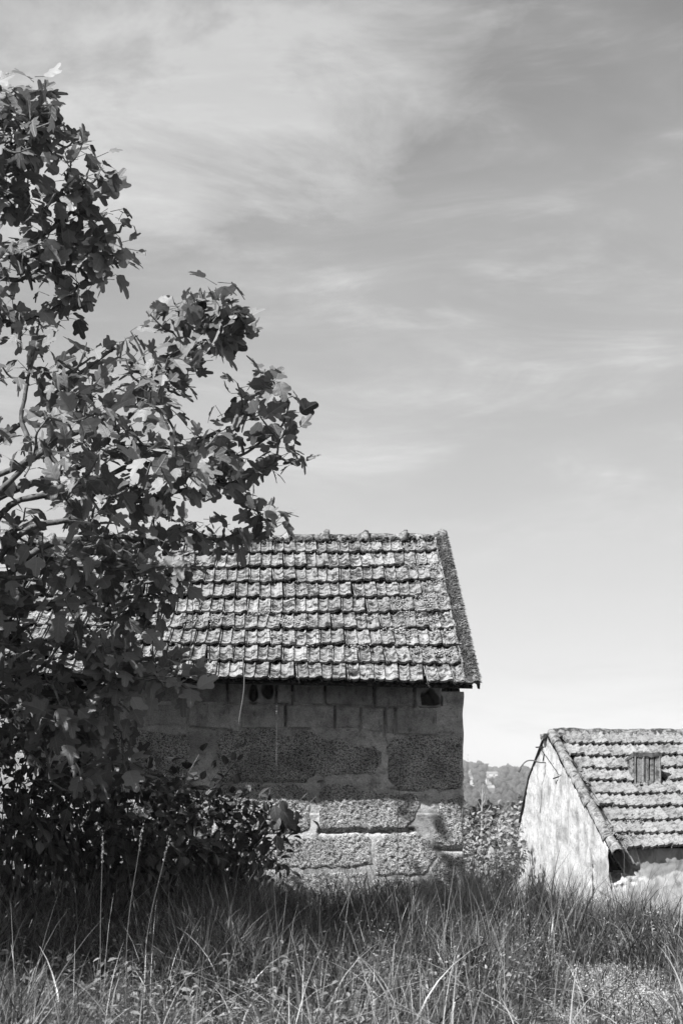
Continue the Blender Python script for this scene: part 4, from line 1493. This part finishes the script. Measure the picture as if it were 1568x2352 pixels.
# ------------------------------------------------------------------ pale bush and trees behind
bush('pale_bush', 'pale sunlit bush between the granite corner and the white gable', 'bush', P(1122, 1955, 20.8), (0.56, 0.7, 0.58), 2300, (0.05, 0.10), M_BUSH, 51, 14, 60)
bush('pale_bush', 'small bright shrub hugging the rear edge of the white gable', 'bush', P(1192, 1895, 25.5), (0.28, 0.5, 0.40), 500, (0.06, 0.13), M_BUSH, 52, 8)
bush('leafy_undergrowth', 'low leafy undergrowth before the pale bush, left of the white gable foot', 'bush', P(1112, 2015, 20.1), (0.36, 0.4, 0.42), 1300, (0.035, 0.08), M_BUSH, 53, 10)
def tree(name, label, px, pyt, d, w, h, n, seed, sz, group):
    g = np.random.default_rng(seed)
    top = P(px, pyt, d)
    bz = float(terrain(top[0], top[1]))
    root = empty(name, (top[0], top[1], bz))
    tag(root, label, 'tree', group)
    H = top[2] - bz
    mbs = MB()
    mbs.tube(catmull([(0, 0, -0.3), (g.normal(0, .1), 0, H * .35), (g.normal(0, .2), 0, H * .7), (0, 0, H * 0.92)], 4), np.linspace(0.02 * H, 0.005 * H, 13), 6)
    cl = []
    for k in range(11):
        a = g.uniform(0, 6.28)
        f = g.uniform(0.0, 1)
        cl.append(np.array((math.cos(a) * w * g.uniform(.2, .8) * (1 - .45 * f), math.sin(a) * w * g.uniform(.2, .8), H * (1 - h) + H * h * (0.10 + 0.75 * f))))
        mbs.tube([(0, 0, cl[-1][2] * 0.7), cl[-1]], [0.008 * H, 0.003 * H], 4)
    mbs.build('trunk', M_BARK, root)
    cl = np.array(cl)
    ci = g.integers(0, len(cl), n)
    u = g.normal(size=(n, 3))
    u /= np.linalg.norm(u, axis=1)[:, None]
    pos = cl[ci] + u * (g.uniform(0.2, 1, n) ** .5)[:, None] * np.array((w * .42, w * .42, H * h * .16))
    scatter_leaves('crown', OVP, pos, u + g.normal(0, .5, pos.shape), u * .6 + (0, 0, .8) + g.normal(0, .3, pos.shape), g.uniform(sz * .7, sz * 1.4, n), g.integers(0, 4, n), M_FARLEAF, root, g.uniform(0, 1, n))
TR = [(1085, 1832, 62, 2.4, .75, 'broad dark tree directly behind the granite corner'),
      (1150, 1822, 66, 2.6, .8, 'dark tree in the middle of the gap between the houses'),
      (1205, 1812, 72, 2.8, .8, 'tallest dark tree, half behind the white gable edge'),
      (1118, 1846, 52, 1.7, .8, 'rounded low tree in front of the darker ones'),
      (1060, 1838, 70, 2.6, .8, 'tree mostly hidden by the granite corner'),
      (1180, 1850, 50, 1.8, .85, 'low tree touching the gable edge above the shrub'),
      (1240, 1815, 80, 3.0, .8, 'tree wholly behind the gable peak'),
      (1010, 1835, 75, 3.0, .8, 'tree standing behind the granite house'),
      (1092, 1868, 40, 1.3, .9, 'shaggy small tree close behind the pale bush'),
      (1160, 1880, 36, 1.3, .9, 'dark shaggy shrub tree above the pale bush')]
for k, (px, py, d, w, h, lab) in enumerate(TR):
    if k in (6, 7):
        continue
    tree('background_tree', lab, px, py, d, w, h, 3600, 200 + k, 0.26 * d / 65, 'trees in the gap between the houses')
# bare pale sapling
g = np.random.default_rng(9)
sap = empty('bare_sapling', (P(1106, 1950, 30)[0], 30, float(terrain(P(1106, 1950, 30)[0], 30))))
tag(sap, 'thin bare pale sapling standing up before the dark trees', 'tree')
s0 = np.array(sap.location)
c = catmull([s0, P(1105, 1960, 30), P(1106, 1880, 30), P(1107, 1840, 30), P(1109, 1800, 30)], 4)
V, Fc = tube(c - s0, np.linspace(.035, .008, len(c)), 6)
mk('trunk', V, Fc, m_plain('pale_bark', .35, .55, 20), sap)
mb = MB()
for (x0, y0, x1, y1) in [(1106, 1872, 1126, 1850), (1106, 1860, 1094, 1835), (1107, 1850, 1116, 1822), (1107, 1840, 1099, 1815), (1107, 1830, 1113, 1808)]:
    mb.tube(np.array([P(x0, y0, 30), P((x0 + x1) / 2 + 2, (y0 + y1) / 2 + 3, 30), P(x1, y1, 30)]) - s0, [.014, .01, .006], 4)
mb.build('twigs', M_DRY, sap)

# ------------------------------------------------------------------ far hill: wood, houses, mast
g = np.random.default_rng(77)
PT, RD = [], []
while len(PT) < 13000:
    d = g.uniform(380, 1850)
    px = g.uniform(300, 1950)
    x = (px - 784) / F * d
    f = float(fbm(np.array((x * 0.012, d * 0.006, 0.0)), 3, 12))
    if f < -0.05 + (0.22 if 1150 < d < 1600 else -0.2) and d < 1700:
        continue
    if d < 1700 and d > 900 and any(abs(px - a) < 11 for a in (1079, 1128, 1134, 1118)):
        continue
    r = g.uniform(2.5, 5.0)
    z = float(terrain(x, d))
    PT.append((x, d, z + r * 0.8)); RD.append(r)
    if g.uniform() < 0.6:
        PT.append((x + g.normal(0, 2), d, z + r * 1.7)); RD.append(r * .65)
blobs('far_wood', PT, np.array(RD), m_moss('far_wood', 0.04, 0.14, 0.6), None, 1.1, 9, False)
tag(bpy.data.objects['far_wood'], 'hazy wood covering the far hill', 'wood', kind='stuff')
M_FW = m_plain('far_white_wall', 0.6, 0.8, 0.3)
M_FR = m_plain('far_roof', 0.25, 0.4, 0.3)
def far_house(px, py, d, w, h, label, deep=7):
    ds_ = np.linspace(1100, 1760, 200)
    zz_ = terrain((px - 784) / F * ds_, ds_)
    d = float(ds_[np.argmin(np.abs(HY - (zz_ - EYE) / ds_ * F - py))])
    p = P(px, py, d)
    root = empty('far_house', (p[0], d, p[2]), R(random.Random(px).uniform(-25, 25)))
    tag(root, label, 'house', 'houses on the far hill')
    mb = MB(); mb.box(-w / 2, w / 2, 0, deep, -4, h); mb.build('wall', M_FW, root)
    mb = MB()
    mb.add([(-w / 2 - .4, -.4, h + .01), (w / 2 + .4, -.4, h + .01), (w / 2 + .4, deep + .4, h + .01), (-w / 2 - .4, deep + .4, h + .01), (-w / 2 + 1, deep / 2, h + 1.8), (w / 2 - 1, deep / 2, h + 1.8)],
           [(0, 1, 5, 4), (2, 3, 4, 5), (1, 2, 5), (3, 0, 4), (0, 3, 2, 1)])
    mb.build('roof', M_FR, root)
    for x in (-w * .28, w * .22):
        mb = MB(); mb.box(x - .7, x + .7, -0.06, 0.05, h * .35, h * .8); mb.build('window', M_DARK, root)
far_house(1079, 1802, 1480, 12, 4, 'pale house in front of the hill slope, at the edge of the granite corner')
far_house(1128, 1788, 1560, 11, 4, 'small white house highest on the far slope')
far_house(1134, 1800, 1480, 14, 4.5, 'largest white house in the middle of the far slope')
far_house(1118, 1795, 1500, 6, 3, 'tiny white house beside the largest one on the far slope')
p = P(1074, 1756, 1790)
mast = empty('hilltop_mast', (p[0], 1790, float(terrain(p[0], 1790))))
tag(mast, 'thin mast on top of the far hill', 'mast')
mb = MB(); mb.tube([(0, 0, 0), (0, 0, P(1074, 1741, 1790)[2] - float(terrain(p[0], 1790)))], [0.5, 0.25], 5); mb.build('pole', M_FR, mast)
mb = MB(); mb.box(-1.2, 1.2, -.2, .2, 20, 20.6); mb.build('cross_arm', M_FR, mast)

# ------------------------------------------------------------------ grass
def wedge_points(g, n, y0, y1, marg, shift=0.0):
    y = np.sqrt(g.uniform(y0 ** 2, y1 ** 2, n))
    x = g.uniform(-1, 1, n) * (0.24 * y + marg) + shift
    return x, y
def ok_ground(x, y):
    in1 = (x * C1 + y * S1 - (O1[0] * C1 + O1[1] * S1) < 0.0) & (-(x - O1[0]) * S1 + (y - O1[1]) * C1 > -0.02)
    lx = (x - O2[0]) * C2 + (y - O2[1]) * S2
    ly = -(x - O2[0]) * S2 + (y - O2[1]) * C2
    in2 = (lx > -0.03) & (ly > -0.04) & (ly < 4.4)
    return ~(in1 | in2)
PATCH = P(1375, 2275, 9.6)
def patch_f(x, y):
    """1 in the open patch of low ground cover"""
    q = np.stack((x * 2.2, y * 2.2, x * 0), -1)
    return sstep(1.15, 0.7, np.hypot((x - 0.188 * y) / 0.50, (y - 7.6) / 2.9) + 0.28 * fbm(q, 2, 91))
def blades(name, x, y, hgt, wid, bend, mat, seed, seg=4, shade=None, lean=None):
    g = np.random.default_rng(seed)
    n = len(x)
    z = terrain(x, y)
    a = g.uniform(0, 6.28, n)
    ld = np.stack((np.cos(a), np.sin(a)), -1)
    if lean is not None:
        ld = ld + lean
        ld /= np.linalg.norm(ld, axis=1)[:, None]
    sd = np.stack((-ld[:, 1], ld[:, 0]), -1)
    # turn the blade's width partly at random
    tw_ = g.uniform(-1, 1, n)
    sd = sd * np.cos(tw_)[:, None] + ld * np.sin(tw_)[:, None]
    V = np.zeros((n, 2 * seg + 1, 3))
    tilt = np.abs(g.normal(0, 0.22, n))
    col = g.beta(0.6, 2.6, n) if shade is None else shade
    for k in range(seg + 1):
        t = k / seg
        off = hgt * (bend * t ** 2.2 + tilt * t)
        zz = hgt * (t - 0.42 * np.clip(bend, 0, 1.6) * t ** 2.6)
        cx_ = x + ld[:, 0] * off
        cy_0 = y + ld[:, 1] * off
        w = wid * (1 - t) ** 0.7 * (0.75 + 0.6 * min(t * 3, 1) * (1 - t))
        if k < seg:
            V[:, 2 * k] = np.stack((cx_ - sd[:, 0] * w, cy_0 - sd[:, 1] * w, z + zz - 0.02 * (k == 0)), -1)
            V[:, 2 * k + 1] = np.stack((cx_ + sd[:, 0] * w, cy_0 + sd[:, 1] * w, z + zz - 0.02 * (k == 0)), -1)
        else:
            V[:, 2 * k] = np.stack((cx_, cy_0, z + zz), -1)
    T = []
    for k in range(seg - 1):
        b = 2 * k
        T += [(b, b + 1, b + 3), (b, b + 3, b + 2)]
    b = 2 * (seg - 1)
    T.append((b, b + 1, b + 2))
    T = np.array(T)
    Fq = (T[None] + (2 * seg + 1) * np.arange(n)[:, None, None]).reshape(-1, 3)
    return mk(name, V.reshape(-1, 3), Fq, mat, None, True, 'stuff', np.repeat(col, 2 * seg + 1))

g = np.random.default_rng(15)
x, y = wedge_points(g, 135000, 3.6, 14.5, 0.9)
cl = fbm(np.stack((x * 2.1, y * 1.5, x * 0), -1), 3, 55)
keep = ok_ground(x, y) & (g.uniform(0, 1, len(x)) < 0.75 + 0.5 * cl) & (g.uniform(0, 1, len(x)) > patch_f(x, y) * 0.80)
x, y, cl = x[keep], y[keep], cl[keep]
tuft = sstep(0.25, 0.75, fbm(np.stack((x * 1.3 + 9, y * 1.1, x * 0), -1), 2, 57))
h = (0.25 + 0.22 * np.clip(cl, -.6, 1) + 0.22 * tuft + g.gamma(2.0, 0.06, len(x))) * (1 - 0.55 * patch_f(x, y)) * (0.9 + 0.25 * sstep(9, 13, y))
gr = blades('grass', x, y, h, 0.0016 + g.gamma(1.6, 0.0014, len(x)), g.gamma(2.0, 0.30, len(x)), M_GRASS, 1, 4)
tag(gr, 'long uncut grass filling the foreground up to the stone wall', 'grass', kind='stuff')
x, y = wedge_points(g, 46000, 12.0, 22, 0.6)
keep = ok_ground(x, y) & (x > 0.9)
x, y = x[keep], y[keep]
h = 0.36 + g.gamma(2.0, 0.09, len(x))
g2 = blades('grass', x, y, h, g.uniform(0.002, 0.005, len(x)), g.gamma(2.0, 0.16, len(x)), M_DRY, 2, 3, g.beta(1.5, 2, len(x)) * .9)
tag(g2, 'pale dry grass in front of the white house', 'grass', kind='stuff')
# tall seed stalks through the field
x, y = wedge_points(g, 1700, 6.0, 17, 0.5)
keep = ok_ground(x, y) & (patch_f(x, y) < .3)
x, y = x[keep], y[keep]
h = g.uniform(0.55, 0.95, len(x))
g3 = blades('tall_grass', x, y, h, g.uniform(0.0018, 0.003, len(x)), g.gamma(2.0, 0.12, len(x)), M_DRY, 3, 6)
tag(g3, 'tall dry stalks standing above the green grass', 'grass', kind='stuff')
# broad arching blades close to the camera
x, y = wedge_points(g, 420, 4.2, 8.5, 0.3)
h = g.uniform(0.40, 0.75, len(x))
g4 = blades('broad_grass', x, y, h, g.uniform(0.004, 0.008, len(x)), g.gamma(3.0, 0.32, len(x)), M_DRY, 4, 7, g.uniform(0, .8, len(x)))
tag(g4, 'broad arching grass blades nearest to the viewer', 'grass', kind='stuff')

# small leaved weeds among the grass
def weeds(name, n, y0, y1, size, hmax, mat, seed, label, filt, per=7, marg=.6):
    g = np.random.default_rng(seed)
    x, y = wedge_points(g, n, y0, y1, marg)
    k = ok_ground(x, y) & filt(x, y, g)
    x, y = x[k], y[k]
    m = len(x)
    hh = hmax * g.uniform(0.3, 1, m)
    X = np.repeat(x, per) + g.normal(0, 0.035, m * per)
    Y = np.repeat(y, per) + g.normal(0, 0.035, m * per)
    Z = terrain(X, Y) + np.repeat(hh, per) * g.uniform(0.15, 1, m * per)
    yd = np.stack((g.normal(0, 1, m * per), g.normal(0, 1, m * per), g.normal(0.1, .5, m * per)), -1)
    nd = np.stack((g.normal(0, .5, m * per), g.normal(-.1, .5, m * per), np.ones(m * per)), -1)
    o = scatter_leaves(name, [oval_leaf(seed + q, .17 + .06 * q, 2) for q in range(3)], np.stack((X, Y, Z), -1), yd, nd, g.uniform(size[0], size[1], m * per), g.integers(0, 3, m * per), mat, None, g.uniform(0, 1, m * per))
    tag(o, label, 'weeds', kind='stuff')
weeds('weeds', 9500, 3.8, 13.0, (0.010, 0.032), 0.40, M_WEED, 301, 'small leaved weeds among the foreground grass', lambda x, y, g: (fbm(np.stack((x * 1.3, y * 1.3, x * 0), -1), 2, 66) > -0.25) & (patch_f(x, y) < 0.5))
weeds('clover', 60000, 4.6, 12.0, (0.009, 0.022), 0.07, M_CLOVER, 303, 'bright low ground cover in the open patch', lambda x, y, g: (g.uniform(0, 1, len(x)) < patch_f(x, y) * 1.2) & (fbm(np.stack((x * 5, y * 3, x * 0), -1), 3, 71) > -0.22), 6)
weeds('broad_leaves', 4800, 4.4, 9.0, (0.02, 0.065), 0.42, M_BROAD, 305, 'clumps of pale broad leaves in the near grass', lambda x, y, g: (fbm(np.stack((x * 2.4, y * 1.6, x * 0), -1), 2, 61) - 0.3 * (x + 0.2) > 0.05) & (patch_f(x, y) < .3), 6)

# single stalks one can pick out
def stalk(px, py0, py1, d, label, lean=0.0, head=True, r=0.0019, mat=None):
    b = P(px, py0, d)
    b[2] = float(terrain(b[0], b[1]))
    root = empty('grass_stalk', b)
    tag(root, label, 'stalk', 'single tall stalks')
    t = P(px + lean, py1, d)
    c = catmull([b, b + (t - b) * .55 + (-(t - b)[0] * .35 - 0.01, 0, 0.02), t], 7)
    V, Fc = tube(c - b, np.linspace(r, r * .5, len(c)), 5)
    mk('stem', V, Fc, mat or M_DRY, root, False, None, np.full(len(V), .1))
    if head:
        g = np.random.default_rng(int(px))
        u = (c[-1] - c[-3]) / np.linalg.norm(c[-1] - c[-3])
        n = 34
        s = np.linspace(0, 1, n)
        pos = c[-1] - b + u * (s[:, None] * 0.13 - 0.05) + g.normal(0, .0025, (n, 3))
        yd = u[None] + g.normal(0, .35, (n, 3))
        scatter_leaves('seed_head', OVP, pos, yd, g.normal(0, 1, (n, 3)), np.full(n, .011), g.integers(0, 4, n), M_DRY, root, np.full(n, .25))
stalk(235, 2190, 1960, 7.0, 'leaning seed stalk at the left of the pair in the dark grass', 0)
stalk(290, 2200, 1935, 7.2, 'tallest bright seed stalk before the dark thicket', 32)
stalk(330, 2200, 1960, 7.1, 'seed stalk bowing over to the right beside the tallest one', 50)
stalk(638, 2080, 1640, 12.0, 'very thin tall pale stem in front of the big granite stone', -3, True, 0.003)
stalk(914, 2080, 1720, 12.2, 'thin dark stem in front of the sunlit stones', 8, True, 0.0035, M_TWIG)
stalk(1395, 2120, 1985, 14.5, 'pale stalk before the dark hole in the white house', 3, False)
stalk(1435, 2130, 1960, 14.8, 'slender stalk crossing the broken edge of the white house', -2, False, .003)
stalk(1110, 2150, 1890, 12.5, 'pale stalk rising before the pale bush', 6, True, .003)

# thin creepers hanging from the fig over the wall
for px, y0, y1, d, lab in [(556, 1490, 1660, 11.8, 'thin pale creeper hanging from the eave tiles'), (437, 1290, 1560, 10.6, 'long thin creeper hanging before the roof tiles')]:
    a, b = P(px, y0, d), P(px - 8, y1, d)
    o = empty('hanging_creeper', a)
    tag(o, lab, 'creeper')
    c = catmull([a, (a + b) / 2 + (0.03, 0, 0), b], 6)
    V, Fc = tube(c - a, 0.0035, 4)
    mk('stem', V, Fc, M_DRY, o, False, None, np.full(len(V), .4))
# dead twig arching before the gable
a = gp(1186, 2010, -0.25); b = gp(1228, 2012, -0.2)
Vt, Fc = tube(catmull([a, gp(1196, 1998, -.25), gp(1210, 1996, -.22), b], 5), 0.006, 5)
mk('dead_twig', Vt, Fc, M_TWIG, white)

# ------------------------------------------------------------------ air
hz = MB()
hz.box(-2700, 2700, -120, 3100, -25, 75)
hb = hz.build('haze', None)
tag(hb, 'thin pale haze over the valley', 'haze', kind='stuff')
hm = bpy.data.materials.new('haze')
hm.use_nodes = True
hm.node_tree.nodes.clear()
ho = hm.node_tree.nodes.new('ShaderNodeOutputMaterial')
pv = hm.node_tree.nodes.new('ShaderNodeVolumePrincipled')
pv.inputs['Color'].default_value = (0.95, 0.95, 0.95, 1)
pv.inputs['Density'].default_value = 0.00024
hm.node_tree.links.new(pv.outputs[0], ho.inputs['Volume'])
hb.data.materials.append(hm)
